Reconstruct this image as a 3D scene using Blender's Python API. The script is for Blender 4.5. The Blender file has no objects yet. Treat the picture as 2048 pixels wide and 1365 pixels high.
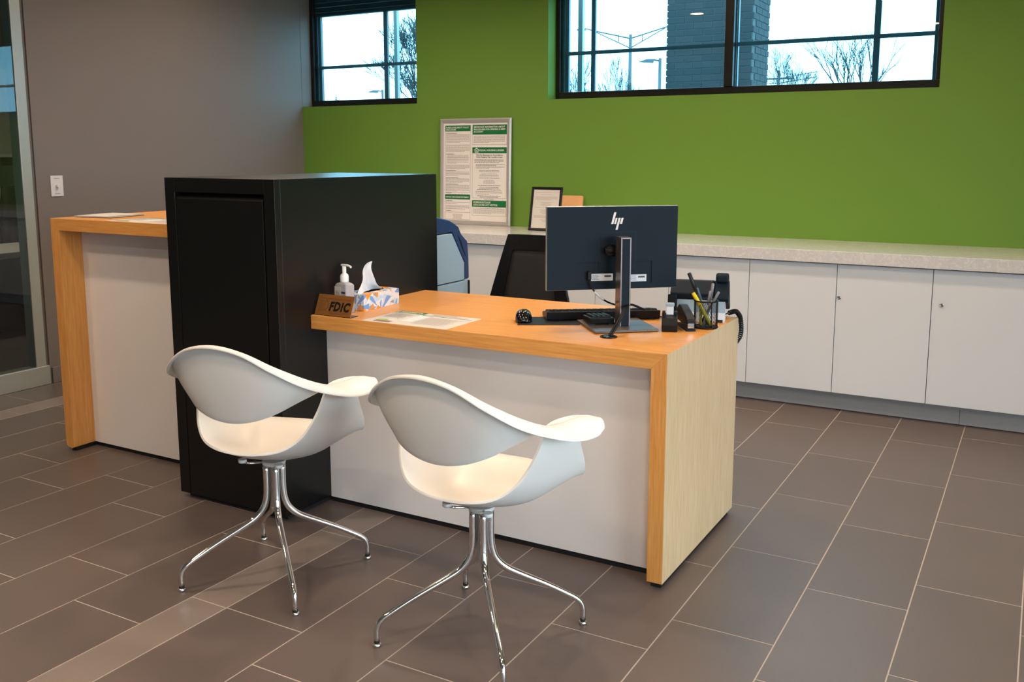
import bpy, bmesh, math, random
from mathutils import Vector, Matrix, Euler

# ------------------------------------------------------------------ camera, world, exposure
scene = bpy.context.scene
COL = scene.collection
PI = math.pi

cam_data = bpy.data.cameras.new('camera')
cam = bpy.data.objects.new('camera', cam_data)
COL.objects.link(cam)
cam.location = (0.9909, -2.717, 1.4024)
cam.rotation_euler = Euler((math.radians(90 - 8.4765), 0, math.radians(29.5108)), 'XYZ')
cam_data.sensor_fit = 'HORIZONTAL'
cam_data.sensor_width = 36.0
cam_data.lens = 1873.87 / 2048 * 36.0
cam_data.shift_x = -0.00216
cam_data.shift_y = -0.04754
cam_data.clip_end = 400
scene.camera = cam

world = bpy.data.worlds.new('overcast_sky')
scene.world = world
world.use_nodes = True
bg = world.node_tree.nodes['Background']
bg.inputs[0].default_value = (0.74, 0.88, 1.0, 1)
bg.inputs[1].default_value = 10.3

vs = scene.view_settings
vs.view_transform = 'Standard'
vs.look = 'None'
vs.gamma = 1.0
vs.use_curve_mapping = False
vs.exposure = 0.0
cy = scene.cycles
cy.max_bounces = 7; cy.diffuse_bounces = 4; cy.glossy_bounces = 4; cy.transmission_bounces = 5; cy.transparent_max_bounces = 8
cy.caustics_reflective = False; cy.caustics_refractive = False; cy.sample_clamp_indirect = 6.0

# daylight portals in the glazed openings (they guide sampling of the sky, they emit nothing)
def portal(loc, rot, sx, sy):
    ld = bpy.data.lights.new('daylight_portal', 'AREA')
    ld.shape = 'RECTANGLE'; ld.size = sx; ld.size_y = sy
    ld.cycles.is_portal = True
    o = bpy.data.objects.new('daylight_portal', ld)
    o.location = loc; o.rotation_euler = rot
    COL.objects.link(o)
portal((-3.69, 3.34, 2.14), (math.radians(-90), 0, 0), 1.15, 0.85)
portal((-0.81, 3.34, 2.14), (math.radians(-90), 0, 0), 2.5, 0.85)
portal((4.72, -1.8, 1.45), (0, math.radians(90), 0), 2.7, 5.4)
portal((3.4, -6.72, 1.45), (math.radians(90), 0, 0), 1.9, 2.6)

LAMP_POWER = 10.0
LAMP_COLOR = (1.0, 0.79, 0.58)

# ------------------------------------------------------------------ helpers
def srgb(r, g, b):
    f = lambda c: (c / 255 / 12.92) if c / 255 <= 0.04045 else ((c / 255 + 0.055) / 1.055) ** 2.4
    return (f(r), f(g), f(b), 1.0)

class MB:
    """collects faces; build() links them as one mesh object"""
    def __init__(self): self.v = []; self.f = []; self.s = []
    def add(self, verts, faces, smooth=False):
        o = len(self.v)
        self.v += [tuple(p) for p in verts]
        self.f += [tuple(i + o for i in f) for f in faces]
        self.s += [smooth] * len(faces)
        return self
    def box(self, x0, x1, y0, y1, z0, z1, m=None):
        vs_ = [Vector(p) for p in ((x0,y0,z0),(x1,y0,z0),(x1,y1,z0),(x0,y1,z0),(x0,y0,z1),(x1,y0,z1),(x1,y1,z1),(x0,y1,z1))]
        if m is not None: vs_ = [m @ p for p in vs_]
        return self.add(vs_, [(0,3,2,1),(4,5,6,7),(0,1,5,4),(1,2,6,5),(2,3,7,6),(3,0,4,7)])
    def prism(self, poly, axis, a0, a1, m=None):
        """2-D polygon extruded along axis ('x','y','z'); poly coords are the other two axes in order"""
        def mk(p, a):
            return {'x': (a, p[0], p[1]), 'y': (p[0], a, p[1]), 'z': (p[0], p[1], a)}[axis]
        n = len(poly)
        vv = [Vector(mk(p, a0)) for p in poly] + [Vector(mk(p, a1)) for p in poly]
        if m is not None: vv = [m @ p for p in vv]
        fs = [tuple(range(n)), tuple(range(2*n-1, n-1, -1))]
        fs += [(i, i+n, (i+1) % n + n, (i+1) % n) for i in range(n)]
        return self.add(vv, fs)
    def tube(self, pts, r, n=10, cap=True, smooth=True):
        pts = [Vector(p) for p in pts]
        k = len(pts)
        rr = r if isinstance(r, (list, tuple)) else [r] * k
        t0 = (pts[1] - pts[0]).normalized()
        up = Vector((0, 0, 1)) if abs(t0.z) < 0.9 else Vector((1, 0, 0))
        nrm = t0.cross(up).normalized()
        vv = []
        for i in range(k):
            t = (pts[min(i+1, k-1)] - pts[max(i-1, 0)]).normalized()
            nrm = (nrm - t * nrm.dot(t)).normalized()
            b = t.cross(nrm)
            for j in range(n):
                a = 2 * PI * j / n
                vv.append(pts[i] + (nrm * math.cos(a) + b * math.sin(a)) * rr[i])
        fs = []
        for i in range(k - 1):
            for j in range(n):
                fs.append((i*n+j, i*n+(j+1) % n, (i+1)*n+(j+1) % n, (i+1)*n+j))
        self.add(vv, fs, smooth)
        if cap:
            o = len(self.v) - k * n
            self.f.append(tuple(o + j for j in range(n-1, -1, -1))); self.s.append(False)
            self.f.append(tuple(o + (k-1)*n + j for j in range(n))); self.s.append(False)
        return self
    def lathe(self, prof, c=(0, 0, 0), n=24, sx=1.0, sy=1.0, smooth=True, m=None):
        vv = []
        for r, z in prof:
            for j in range(n):
                a = 2 * PI * j / n
                p = Vector((c[0] + r*sx*math.cos(a), c[1] + r*sy*math.sin(a), c[2] + z))
                vv.append(m @ p if m is not None else p)
        fs = []
        k = len(prof)
        for i in range(k - 1):
            for j in range(n):
                fs.append((i*n+j, i*n+(j+1) % n, (i+1)*n+(j+1) % n, (i+1)*n+j))
        self.add(vv, fs, smooth)
        o = len(self.v) - k*n
        self.f.append(tuple(o + j for j in range(n-1, -1, -1))); self.s.append(False)
        self.f.append(tuple(o + (k-1)*n + j for j in range(n))); self.s.append(False)
        return self
    def grid(self, rows, smooth=True, closed_u=False):
        """rows: list of equal-length lists of points"""
        h = len(rows); w = len(rows[0])
        vv = [p for r in rows for p in r]
        fs = []
        for i in range(h - 1):
            for j in range(w if closed_u else w - 1):
                fs.append((i*w+j, i*w+(j+1) % w, (i+1)*w+(j+1) % w, (i+1)*w+j))
        return self.add(vv, fs, smooth)
    def mesh(self, name):
        me = bpy.data.meshes.new(name)
        me.from_pydata(self.v, [], self.f)
        me.polygons.foreach_set('use_smooth', self.s)
        bm = bmesh.new(); bm.from_mesh(me)
        bmesh.ops.recalc_face_normals(bm, faces=bm.faces)
        bm.to_mesh(me); bm.free()
        me.update()
        return me
    def build(self, name, mat, parent=None, bevel=0.0, seg=2, solid=0.0, subs=0):
        o = bpy.data.objects.new(name, self.mesh(name))
        COL.objects.link(o)
        o.data.materials.append(mat)
        if parent is not None: o.parent = parent
        if solid:
            md = o.modifiers.new('thickness', 'SOLIDIFY'); md.thickness = solid; md.offset = 0
        if bevel:
            md = o.modifiers.new('edge', 'BEVEL'); md.width = bevel; md.segments = seg
            md.limit_method = 'ANGLE'; md.angle_limit = math.radians(40)
        if subs:
            md = o.modifiers.new('smooth', 'SUBSURF'); md.levels = subs; md.render_levels = subs
        return o

def box_part(name, mat, parent, b, bevel=0.0):
    return MB().box(*b).build(name, mat, parent, bevel)

def thing(name, label, cat, loc=(0, 0, 0), rz=0.0, group=None):
    o = bpy.data.objects.new(name, None)
    o.empty_display_size = 0.05
    COL.objects.link(o)
    o.location = loc; o.rotation_euler = (0, 0, rz)
    o['label'] = label; o['category'] = cat
    if group: o['group'] = group
    return o

def tag(o, label, cat, group=None):
    o['label'] = label; o['category'] = cat
    if group: o['group'] = group
    return o

def struct(o):
    o['kind'] = 'structure'
    return o

def struct_empty(name, loc=(0, 0, 0)):
    o = bpy.data.objects.new(name, None)
    o.empty_display_size = 0.05
    COL.objects.link(o); o.location = loc
    o['kind'] = 'structure'
    return o

def catmull(pts, n):
    """n samples per segment through 3-D points"""
    P_ = [Vector(p) for p in pts]
    P_ = [2*P_[0] - P_[1]] + P_ + [2*P_[-1] - P_[-2]]
    out = []
    for i in range(1, len(P_) - 2):
        for k in range(n):
            t = k / n
            a, b, c, d = P_[i-1], P_[i], P_[i+1], P_[i+2]
            out.append(0.5*((2*b) + (c-a)*t + (2*a-5*b+4*c-d)*t*t + (-a+3*b-3*c+d)*t*t*t))
    out.append(P_[-2])
    return out

_txt = {}
def text_geo(s, size, align='LEFT', bold=0.0, shear=0.0, space=1.0):
    """flat lettering as (verts, faces), baseline at the origin in the XY plane"""
    key = (s, size, align, bold, shear, space)
    if key in _txt: return _txt[key]
    cu = bpy.data.curves.new('lettering', 'FONT')
    cu.body = s; cu.size = size; cu.align_x = align; cu.offset = bold; cu.shear = shear
    cu.resolution_u = 3; cu.space_character = space
    ob = bpy.data.objects.new('lettering', cu)
    COL.objects.link(ob)
    bpy.context.view_layer.update()
    me = bpy.data.meshes.new_from_object(ob.evaluated_get(bpy.context.evaluated_depsgraph_get()))
    v = [tuple(p.co) for p in me.vertices]; f = [tuple(p.vertices) for p in me.polygons]
    bpy.data.objects.remove(ob); bpy.data.curves.remove(cu); bpy.data.meshes.remove(me)
    _txt[key] = (v, f)
    return v, f

# ------------------------------------------------------------------ materials
def new_mat(name):
    m = bpy.data.materials.new(name); m.use_nodes = True
    nt = m.node_tree
    return m, nt, nt.nodes['Principled BSDF']

def simple(name, col, rough=0.5, metal=0.0, spec=0.5, noise=0.0, nscale=40.0, bump=0.0, coat=0.0, emit=None, estr=0.0):
    m, nt, b = new_mat(name)
    b.inputs['Base Color'].default_value = col
    b.inputs['Roughness'].default_value = rough
    b.inputs['Metallic'].default_value = metal
    b.inputs['Specular IOR Level'].default_value = spec
    b.inputs['Coat Weight'].default_value = coat
    b.inputs['Coat Roughness'].default_value = 0.08
    if emit:
        b.inputs['Emission Color'].default_value = emit
        b.inputs['Emission Strength'].default_value = estr
    if noise or bump:
        tc = nt.nodes.new('ShaderNodeTexCoord')
        nz = nt.nodes.new('ShaderNodeTexNoise'); nz.inputs['Scale'].default_value = nscale; nz.inputs['Detail'].default_value = 3
        nt.links.new(tc.outputs['Object'], nz.inputs['Vector'])
        if noise:
            mx = nt.nodes.new('ShaderNodeMix'); mx.data_type = 'RGBA'
            mx.inputs[6].default_value = tuple(c * (1 - noise) for c in col[:3]) + (1,)
            mx.inputs[7].default_value = tuple(min(1, c * (1 + noise)) for c in col[:3]) + (1,)
            nt.links.new(nz.outputs['Fac'], mx.inputs[0])
            nt.links.new(mx.outputs[2], b.inputs['Base Color'])
        if bump:
            bp = nt.nodes.new('ShaderNodeBump'); bp.inputs['Strength'].default_value = bump; bp.inputs['Distance'].default_value = 0.002
            nt.links.new(nz.outputs['Fac'], bp.inputs['Height'])
            nt.links.new(bp.outputs['Normal'], b.inputs['Normal'])
    return m

def wood(name, axis, dark, light, rough=0.42, fine=1.0):
    """oak veneer, grain running along axis 0/1/2 of object space"""
    m, nt, b = new_mat(name)
    tc = nt.nodes.new('ShaderNodeTexCoord')
    mp = nt.nodes.new('ShaderNodeMapping')
    sc = [150 * fine, 150 * fine, 150 * fine]; sc[axis] = 7.0
    mp.inputs['Scale'].default_value = sc
    nz = nt.nodes.new('ShaderNodeTexNoise'); nz.inputs['Scale'].default_value = 1.0; nz.inputs['Detail'].default_value = 5; nz.inputs['Roughness'].default_value = 0.62
    mp2 = nt.nodes.new('ShaderNodeMapping')
    sc2 = [9, 9, 9]; sc2[axis] = 0.5
    mp2.inputs['Scale'].default_value = sc2
    nz2 = nt.nodes.new('ShaderNodeTexNoise'); nz2.inputs['Scale'].default_value = 1.0; nz2.inputs['Detail'].default_value = 2
    ad = nt.nodes.new('ShaderNodeMath'); ad.operation = 'MULTIPLY_ADD'; ad.inputs[1].default_value = 0.18
    rmp = nt.nodes.new('ShaderNodeValToRGB')
    rmp.color_ramp.elements[0].position = 0.38; rmp.color_ramp.elements[0].color = dark
    rmp.color_ramp.elements[1].position = 0.80; rmp.color_ramp.elements[1].color = light
    L = nt.links.new
    L(tc.outputs['Object'], mp.inputs['Vector']); L(mp.outputs[0], nz.inputs['Vector'])
    L(tc.outputs['Object'], mp2.inputs['Vector']); L(mp2.outputs[0], nz2.inputs['Vector'])
    L(nz2.outputs['Fac'], ad.inputs[0]); L(nz.outputs['Fac'], ad.inputs[2])
    L(ad.outputs[0], rmp.inputs[0]); L(rmp.outputs[0], b.inputs['Base Color'])
    b.inputs['Roughness'].default_value = rough
    bp = nt.nodes.new('ShaderNodeBump'); bp.inputs['Strength'].default_value = 0.08; bp.inputs['Distance'].default_value = 0.001
    L(nz.outputs['Fac'], bp.inputs['Height']); L(bp.outputs['Normal'], b.inputs['Normal'])
    return m

def tile_mat(name, c0, c1, rough):
    """porcelain tile with fine linear striations along its length and per-tile variation"""
    m, nt, b = new_mat(name)
    tc = nt.nodes.new('ShaderNodeTexCoord')
    oi = nt.nodes.new('ShaderNodeObjectInfo')
    mp = nt.nodes.new('ShaderNodeMapping'); mp.inputs['Scale'].default_value = (160, 5, 5)
    nz = nt.nodes.new('ShaderNodeTexNoise'); nz.inputs['Scale'].default_value = 1; nz.inputs['Detail'].default_value = 3
    nz2 = nt.nodes.new('ShaderNodeTexNoise'); nz2.inputs['Scale'].default_value = 3; nz2.inputs['Detail'].default_value = 3
    mx = nt.nodes.new('ShaderNodeMix'); mx.data_type = 'RGBA'
    mx.inputs[6].default_value = c0; mx.inputs[7].default_value = c1
    a1 = nt.nodes.new('ShaderNodeMath'); a1.operation = 'MULTIPLY_ADD'; a1.inputs[1].default_value = 0.35; 
    a2 = nt.nodes.new('ShaderNodeMath'); a2.operation = 'MULTIPLY_ADD'; a2.inputs[1].default_value = 0.35; a2.inputs[2].default_value = 0.0
    a3 = nt.nodes.new('ShaderNodeMath'); a3.operation = 'MULTIPLY_ADD'; a3.inputs[1].default_value = 0.45
    L = nt.links.new
    L(tc.outputs['Object'], mp.inputs['Vector']); L(mp.outputs[0], nz.inputs['Vector']); L(tc.outputs['Object'], nz2.inputs['Vector'])
    L(oi.outputs['Random'], a2.inputs[0])
    L(nz.outputs['Fac'], a1.inputs[0]); L(a2.outputs[0], a1.inputs[2])
    L(nz2.outputs['Fac'], a3.inputs[0]); L(a1.outputs[0], a3.inputs[2])
    L(a3.outputs[0], mx.inputs[0]); L(mx.outputs[2], b.inputs['Base Color'])
    b.inputs['Roughness'].default_value = rough
    bp = nt.nodes.new('ShaderNodeBump'); bp.inputs['Strength'].default_value = 0.06; bp.inputs['Distance'].default_value = 0.001
    L(nz.outputs['Fac'], bp.inputs['Height']); L(bp.outputs['Normal'], b.inputs['Normal'])
    return m

def glass_mat(name, tint, refl=0.06, rough=0.0, haze=0.0, hcol=(1, 1, 1, 1)):
    m = bpy.data.materials.new(name); m.use_nodes = True
    nt = m.node_tree; nt.nodes.clear()
    out = nt.nodes.new('ShaderNodeOutputMaterial')
    tr = nt.nodes.new('ShaderNodeBsdfTransparent'); tr.inputs[0].default_value = tint
    gl = nt.nodes.new('ShaderNodeBsdfGlossy'); gl.inputs['Roughness'].default_value = rough
    fr = nt.nodes.new('ShaderNodeFresnel'); fr.inputs['IOR'].default_value = 1.5
    ml = nt.nodes.new('ShaderNodeMath'); ml.operation = 'MULTIPLY'; ml.inputs[1].default_value = refl / 0.04
    ml.use_clamp = True
    mx = nt.nodes.new('ShaderNodeMixShader')
    L = nt.links.new
    L(fr.outputs[0], ml.inputs[0]); L(ml.outputs[0], mx.inputs[0]); L(tr.outputs[0], mx.inputs[1]); L(gl.outputs[0], mx.inputs[2])
    last = mx
    if haze:
        tl = nt.nodes.new('ShaderNodeBsdfTranslucent'); tl.inputs[0].default_value = hcol
        m2 = nt.nodes.new('ShaderNodeMixShader'); m2.inputs[0].default_value = haze
        L(mx.outputs[0], m2.inputs[1]); L(tl.outputs[0], m2.inputs[2]); last = m2
    L(last.outputs[0], out.inputs['Surface'])
    return m

def quartz(name):
    m, nt, b = new_mat(name)
    tc = nt.nodes.new('ShaderNodeTexCoord')
    n1 = nt.nodes.new('ShaderNodeTexNoise'); n1.inputs['Scale'].default_value = 22; n1.inputs['Detail'].default_value = 8; n1.inputs['Roughness'].default_value = 0.7; n1.inputs['Distortion'].default_value = 1.4
    rm = nt.nodes.new('ShaderNodeValToRGB')
    e = rm.color_ramp.elements
    e[0].position = 0.40; e[0].color = srgb(224, 221, 219)
    e[1].position = 0.60; e[1].color = srgb(221, 218, 216)
    k = e.new(0.49); k.color = srgb(206, 205, 205)
    L = nt.links.new
    L(tc.outputs['Object'], n1.inputs['Vector']); L(n1.outputs['Fac'], rm.inputs[0]); L(rm.outputs[0], b.inputs['Base Color'])
    b.inputs['Roughness'].default_value = 0.16
    return m

def brushed(name, c0, c1, rough, metal=0.0):
    m, nt, b = new_mat(name)
    tc = nt.nodes.new('ShaderNodeTexCoord')
    mp = nt.nodes.new('ShaderNodeMapping'); mp.inputs['Scale'].default_value = (2, 90, 260)
    nz = nt.nodes.new('ShaderNodeTexNoise'); nz.inputs['Scale'].default_value = 1; nz.inputs['Detail'].default_value = 3
    mx = nt.nodes.new('ShaderNodeMix'); mx.data_type = 'RGBA'; mx.inputs[6].default_value = c0; mx.inputs[7].default_value = c1
    L = nt.links.new
    L(tc.outputs['Object'], mp.inputs[0]); L(mp.outputs[0], nz.inputs['Vector']); L(nz.outputs['Fac'], mx.inputs[0]); L(mx.outputs[2], b.inputs['Base Color'])
    b.inputs['Roughness'].default_value = rough; b.inputs['Metallic'].default_value = metal
    return m

M = {}
M['green'] = simple('green_wall_paint', srgb(104, 143, 54), 0.62, noise=0.02, nscale=300, bump=0.05, spec=0.3)
M['greywall'] = simple('taupe_wall_paint', srgb(120, 110, 105), 0.68, noise=0.03, nscale=300, bump=0.05, spec=0.3)
M['whitewall'] = simple('off_white_wall_paint', srgb(205, 205, 198), 0.7, noise=0.02, nscale=200)
M['ceiling'] = simple('ceiling_white', srgb(225, 222, 216), 0.8, noise=0.02, nscale=120)
M['grout'] = simple('pale_grout', srgb(176, 164, 154), 0.85, noise=0.08, nscale=200)
M['tile'] = tile_mat('grey_brown_tile', srgb(90, 79, 75), srgb(103, 91, 86), 0.42)
M['tile_light'] = tile_mat('light_strip_tile', srgb(122, 109, 102), srgb(136, 123, 116), 0.38)
OAK_D, OAK_L = srgb(202, 134, 62), srgb(226, 164, 90)
M['oak_x'] = wood('oak_veneer_lengthwise', 0, OAK_D, OAK_L, 0.36)
M['oak_z'] = wood('oak_veneer_upright', 2, OAK_D, OAK_L, 0.40)
M['oak_pale'] = wood('pale_oak_side', 2, srgb(196, 164, 122), srgb(222, 196, 158), 0.40)
M['white_lam'] = simple('white_laminate', srgb(226, 221, 219), 0.42, noise=0.015, nscale=400, spec=0.4)
M['cab_white'] = simple('cabinet_white', srgb(220, 222, 225), 0.40, noise=0.012, nscale=300, spec=0.4)
M['black_lam'] = simple('black_laminate', srgb(15, 14, 14), 0.30, noise=0.05, nscale=200, bump=0.02, spec=0.4)
M['plinth'] = simple('dark_plinth', srgb(18, 18, 20), 0.6, noise=0.05)
M['quartz'] = quartz('pale_quartz')
M['toe'] = brushed('brushed_grey_laminate', srgb(150, 152, 154), srgb(172, 174, 176), 0.35, 0.25)
M['chrome'] = simple('polished_chrome', (0.78, 0.78, 0.78, 1), 0.07, 1.0, noise=0.02)
M['chair_white'] = simple('white_shell_plastic', srgb(222, 219, 214), 0.34, noise=0.01, nscale=300)
M['mount_white'] = simple('white_shock_mount', srgb(214, 214, 210), 0.45, noise=0.02)
M['rubber'] = simple('black_rubber', srgb(20, 20, 20), 0.7, noise=0.05)
M['frame_dark'] = simple('dark_bronze_aluminium', srgb(26, 24, 24), 0.32, 0.2, noise=0.04)
M['muntin'] = simple('grey_muntin', srgb(140, 140, 140), 0.45, noise=0.04)
M['glass_tint'] = glass_mat('blue_tinted_glass', (0.22, 0.54, 0.68, 1), 0.05, haze=0.011, hcol=(0.10, 0.62, 0.85, 1))  # teal haze put into the glass imitates flare veiling the bars
M['glass_clear'] = glass_mat('clear_glass', (0.94, 0.97, 0.96, 1), 0.05)
M['glass_part'] = glass_mat('partition_glass', (0.66, 0.80, 0.76, 1), 0.06)
M['alu'] = simple('satin_aluminium', srgb(168, 168, 160), 0.38, 0.35, noise=0.02)
M['silver'] = simple('silver_frame', srgb(206, 202, 200), 0.30, 0.5, noise=0.02)
M['paper'] = simple('white_paper', srgb(206, 200, 195), 0.6, noise=0.01)
M['poster_paper'] = simple('poster_paper', srgb(236, 230, 227), 0.35, noise=0.01)
M['print_green'] = simple('green_print', srgb(8, 112, 60), 0.45, noise=0.02)
M['print_white'] = simple('white_print', srgb(236, 230, 224), 0.5, noise=0.01)
M['print_dark'] = simple('dark_print', srgb(62, 58, 56), 0.6, noise=0.02)
M['print_grey'] = simple('grey_print', srgb(140, 132, 128), 0.6, noise=0.02)
M['print_line'] = simple('green_grey_rule', srgb(110, 120, 108), 0.6, noise=0.02)
M['black_plastic'] = simple('black_plastic', srgb(17, 17, 19), 0.45, noise=0.05, nscale=120, spec=0.25)
M['black_gloss'] = simple('gloss_black_plastic', srgb(16, 16, 18), 0.12, noise=0.05)
M['navy_plastic'] = simple('dark_blue_grey_plastic', srgb(17, 30, 40), 0.5, noise=0.04, nscale=160, bump=0.03, spec=0.15)
M['gunmetal'] = simple('gunmetal_plate', srgb(104, 92, 86), 0.42, 0.35, noise=0.03)
M['stand_metal'] = simple('satin_stand_metal', srgb(132, 122, 120), 0.30, 0.85, noise=0.02)
M['mesh_black'] = simple('black_chair_mesh', srgb(38, 34, 31), 0.8, noise=0.25, nscale=600)
M['bronze'] = simple('engraved_bronze_sign', srgb(150, 98, 46), 0.34, 0.35, noise=0.05, nscale=80)
M['engrave'] = simple('sign_engraving', srgb(96, 60, 26), 0.5, noise=0.05)
M['sign_black'] = simple('sign_black', srgb(10, 9, 8), 0.4, noise=0.02)
M['tissue'] = simple('tissue_paper', srgb(222, 228, 236), 0.8, noise=0.02, nscale=60)
M['label_white'] = simple('white_label', srgb(216, 222, 228), 0.5, noise=0.02)
M['pump_white'] = simple('white_pump_plastic', srgb(236, 236, 236), 0.35, noise=0.01)
M['steel_blue'] = simple('pale_blue_grey_casing', srgb(150, 172, 186), 0.45, noise=0.02, nscale=300)
M['deep_blue'] = simple('deep_blue_casing', srgb(12, 48, 98), 0.30, noise=0.05)
M['tan_board'] = simple('tan_board', srgb(226, 170, 118), 0.5, noise=0.04)
M['brick'] = simple('dark_brick', srgb(48, 36, 33), 0.85, noise=0.25, nscale=18, bump=0.2)
M['brick_b'] = simple('brown_brick', srgb(38, 31, 30), 0.85, noise=0.25, nscale=18, bump=0.2)
M['mortar'] = simple('mortar', srgb(82, 79, 76), 0.9, noise=0.1)
M['bark'] = simple('winter_bark', srgb(66, 60, 58), 0.9, noise=0.2, nscale=6)
M['conifer'] = simple('conifer_green', srgb(30, 46, 36), 0.9, noise=0.25, nscale=6)
M['pole_metal'] = simple('galvanised_pole', srgb(80, 82, 84), 0.5, 0.4, noise=0.03)
M['asphalt'] = simple('asphalt_ground', srgb(120, 118, 112), 0.9, noise=0.2, nscale=3)
M['switch_white'] = simple('switch_white', srgb(214, 206, 208), 0.4, noise=0.01)
M['office_dark'] = simple('dark_cabinet_laminate', srgb(38, 36, 38), 0.5, noise=0.06)
M['lamp_glow'] = simple('lamp_diffuser', (1, 0.9, 0.8, 1), 0.5, noise=0.01, emit=(1.0, 0.78, 0.55, 1), estr=9.0)

# ------------------------------------------------------------------ dimensions
XL, XR = -4.249, 4.5          # left and right wall
YB, YF = 3.0967, -6.5         # back (green) wall and front wall
ZC = 2.9                      # ceiling
DESK_H = 0.7825

# ------------------------------------------------------------------ floor with real tiles
floor = struct(MB().box(-8.2, XR + 0.1, YF - 0.1, 3.43, -0.08, -0.0008).build('floor', M['grout']))
W, TL, G = 0.308, 0.6135, 0.0042
STRIP_B = (-1.2905, -1.1387); STRIP_A = (-3.9150, -3.7545)
edges = []
x = STRIP_B[1]; i = 0
while x < XR: edges.append((x, x + W, 0.455 if i % 2 == 0 else 0.254, 'tile')); x += W; i += 1
x = STRIP_B[0]; i = 0
while x > STRIP_A[1] + 0.1: edges.append((x - W, x, 0.254 if i % 2 == 0 else 0.455, 'tile')); x -= W; i += 1
edges.append((STRIP_B[0], STRIP_B[1], 0.453, 'tile_light'))
edges.append((STRIP_A[0], STRIP_A[1], 0.254, 'tile_light'))
x = STRIP_A[0]; i = 0
while x > -8.1: edges.append((x - W, x, 0.455 if i % 2 == 0 else 0.254, 'tile')); x -= W; i += 1
tile_meshes = {}
far = MB()
def in_view(xa, xb, ya, yb):
    return xb > -4.32 and xa < 1.75 and yb > -1.75 and ya < 2.56
for xa, xb, off, mk in edges:
    k = math.floor((YF - off) / TL)
    while True:
        ya = off + k * TL; yb = ya + TL; k += 1
        if ya > YB: break
        y0, y1 = max(ya, YF), min(yb, YB)
        if y1 - y0 < 0.05: continue
        hx, hy = (xb - xa - G) / 2, (y1 - y0 - G) / 2
        cx_, cy_ = (xa + xb) / 2, (y0 + y1) / 2
        if in_view(xa, xb, y0, y1):
            key = (round(hx, 3), round(hy, 3), mk)
            if key not in tile_meshes:
                b = 0.0006
                mb = MB()
                vv = [(-hx, -hy, -0.006), (hx, -hy, -0.006), (hx, hy, -0.006), (-hx, hy, -0.006),
                      (-hx, -hy, -b), (hx, -hy, -b), (hx, hy, -b), (-hx, hy, -b),
                      (-hx+b, -hy+b, 0), (hx-b, -hy+b, 0), (hx-b, hy-b, 0), (-hx+b, hy-b, 0)]
                ff = [(8, 9, 10, 11)]
                for a in range(4):
                    c = (a + 1) % 4
                    ff += [(a, c, c+4, a+4), (a+4, c+4, c+8, a+8)]
                mb.add(vv, ff)
                me = mb.mesh('tile'); me.materials.append(M[mk]); tile_meshes[key] = me
            o = bpy.data.objects.new('tile', tile_meshes[key]); COL.objects.link(o)
            o.location = (cx_, cy_, 0); o.parent = floor
        else:
            far.box(cx_-hx, cx_+hx, cy_-hy, cy_+hy, -0.006, 0)
ft = far.build('tile_field', M['tile'], floor); ft['kind'] = 'stuff'

# ------------------------------------------------------------------ walls, ceiling
WIN1 = (XL, -3.129, 1.765, 2.74)
WIN2 = (-2.034, 0.425, 1.765, 2.74)
YO = YB + 0.185
wb = MB()
wb.box(XL - 0.2, XR + 0.2, YB, YO, -0.05, 1.765)
wb.box(XL - 0.2, XR + 0.2, YB, YO, 2.74, ZC + 0.2)
wb.box(XL - 0.2, XL, YB + 0.0, YO, 1.765, 2.74)
wb.box(WIN1[1], WIN2[0], YB, YO, 1.765, 2.74)
wb.box(WIN2[1], XR + 0.2, YB, YO, 1.765, 2.74)
struct(wb.build('wall_back', M['green']))
wo = MB()
for (a, b, c, d) in ((XL - 0.2, XR + 0.2, -0.3, 1.765), (XL - 0.2, XR + 0.2, 2.74, ZC + 0.2), (XL - 0.2, XL, 1.765, 2.74), (WIN1[1], WIN2[0], 1.765, 2.74), (WIN2[1], XR + 0.2, 1.765, 2.74)):
    wo.box(a, b, YO, YO + 0.012, c, d)
struct(wo.build('wall_outside', M['brick_b']))

wl = MB()
wl.box(XL - 0.16, XL, 0.765, YB, -0.05, ZC + 0.1)
wl.box(XL - 0.16, XL, -6.6, -3.2, -0.05, ZC + 0.1)
wl.box(XL - 0.16, XL, -3.2, 0.765, 2.62, ZC + 0.1)
struct(wl.build('wall_left', M['greywall']))
# slim return lining the left jamb of the first window in the same grey
struct(MB().box(XL, XL + 0.002, YB + 0.0005, YB + 0.112, 1.7655, 2.74).build('trim_1', M['greywall']))

wr = MB()
wr.box(XR, XR + 0.2, 0.9, YB, -0.05, ZC + 0.1)
wr.box(XR, XR + 0.2, YF, -4.5, -0.05, ZC + 0.1)
wr.box(XR, XR + 0.2, -4.5, 0.9, -0.05, 0.12)
wr.box(XR, XR + 0.2, -4.5, 0.9, 2.75, ZC + 0.1)
struct(wr.build('wall_right', M['whitewall']))
wf = MB()
wf.box(XL - 0.2, 2.5, YF - 0.2, YF, -0.05, ZC + 0.1)
wf.box(4.3, XR + 0.2, YF - 0.2, YF, -0.05, ZC + 0.1)
wf.box(2.5, 4.3, YF - 0.2, YF, -0.05, 0.12)
wf.box(2.5, 4.3, YF - 0.2, YF, 2.75, ZC + 0.1)
struct(wf.build('wall_front', M['whitewall']))
struct(MB().box(-8.2, XR + 0.2, YF - 0.2, 3.43, ZC, ZC + 0.15).build('ceiling', M['ceiling']))
struct(MB().box(XL, XL + 0.012, 0.775, YB, 0, 0.1).build('baseboard_left', M['greywall'], bevel=0.003))

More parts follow.
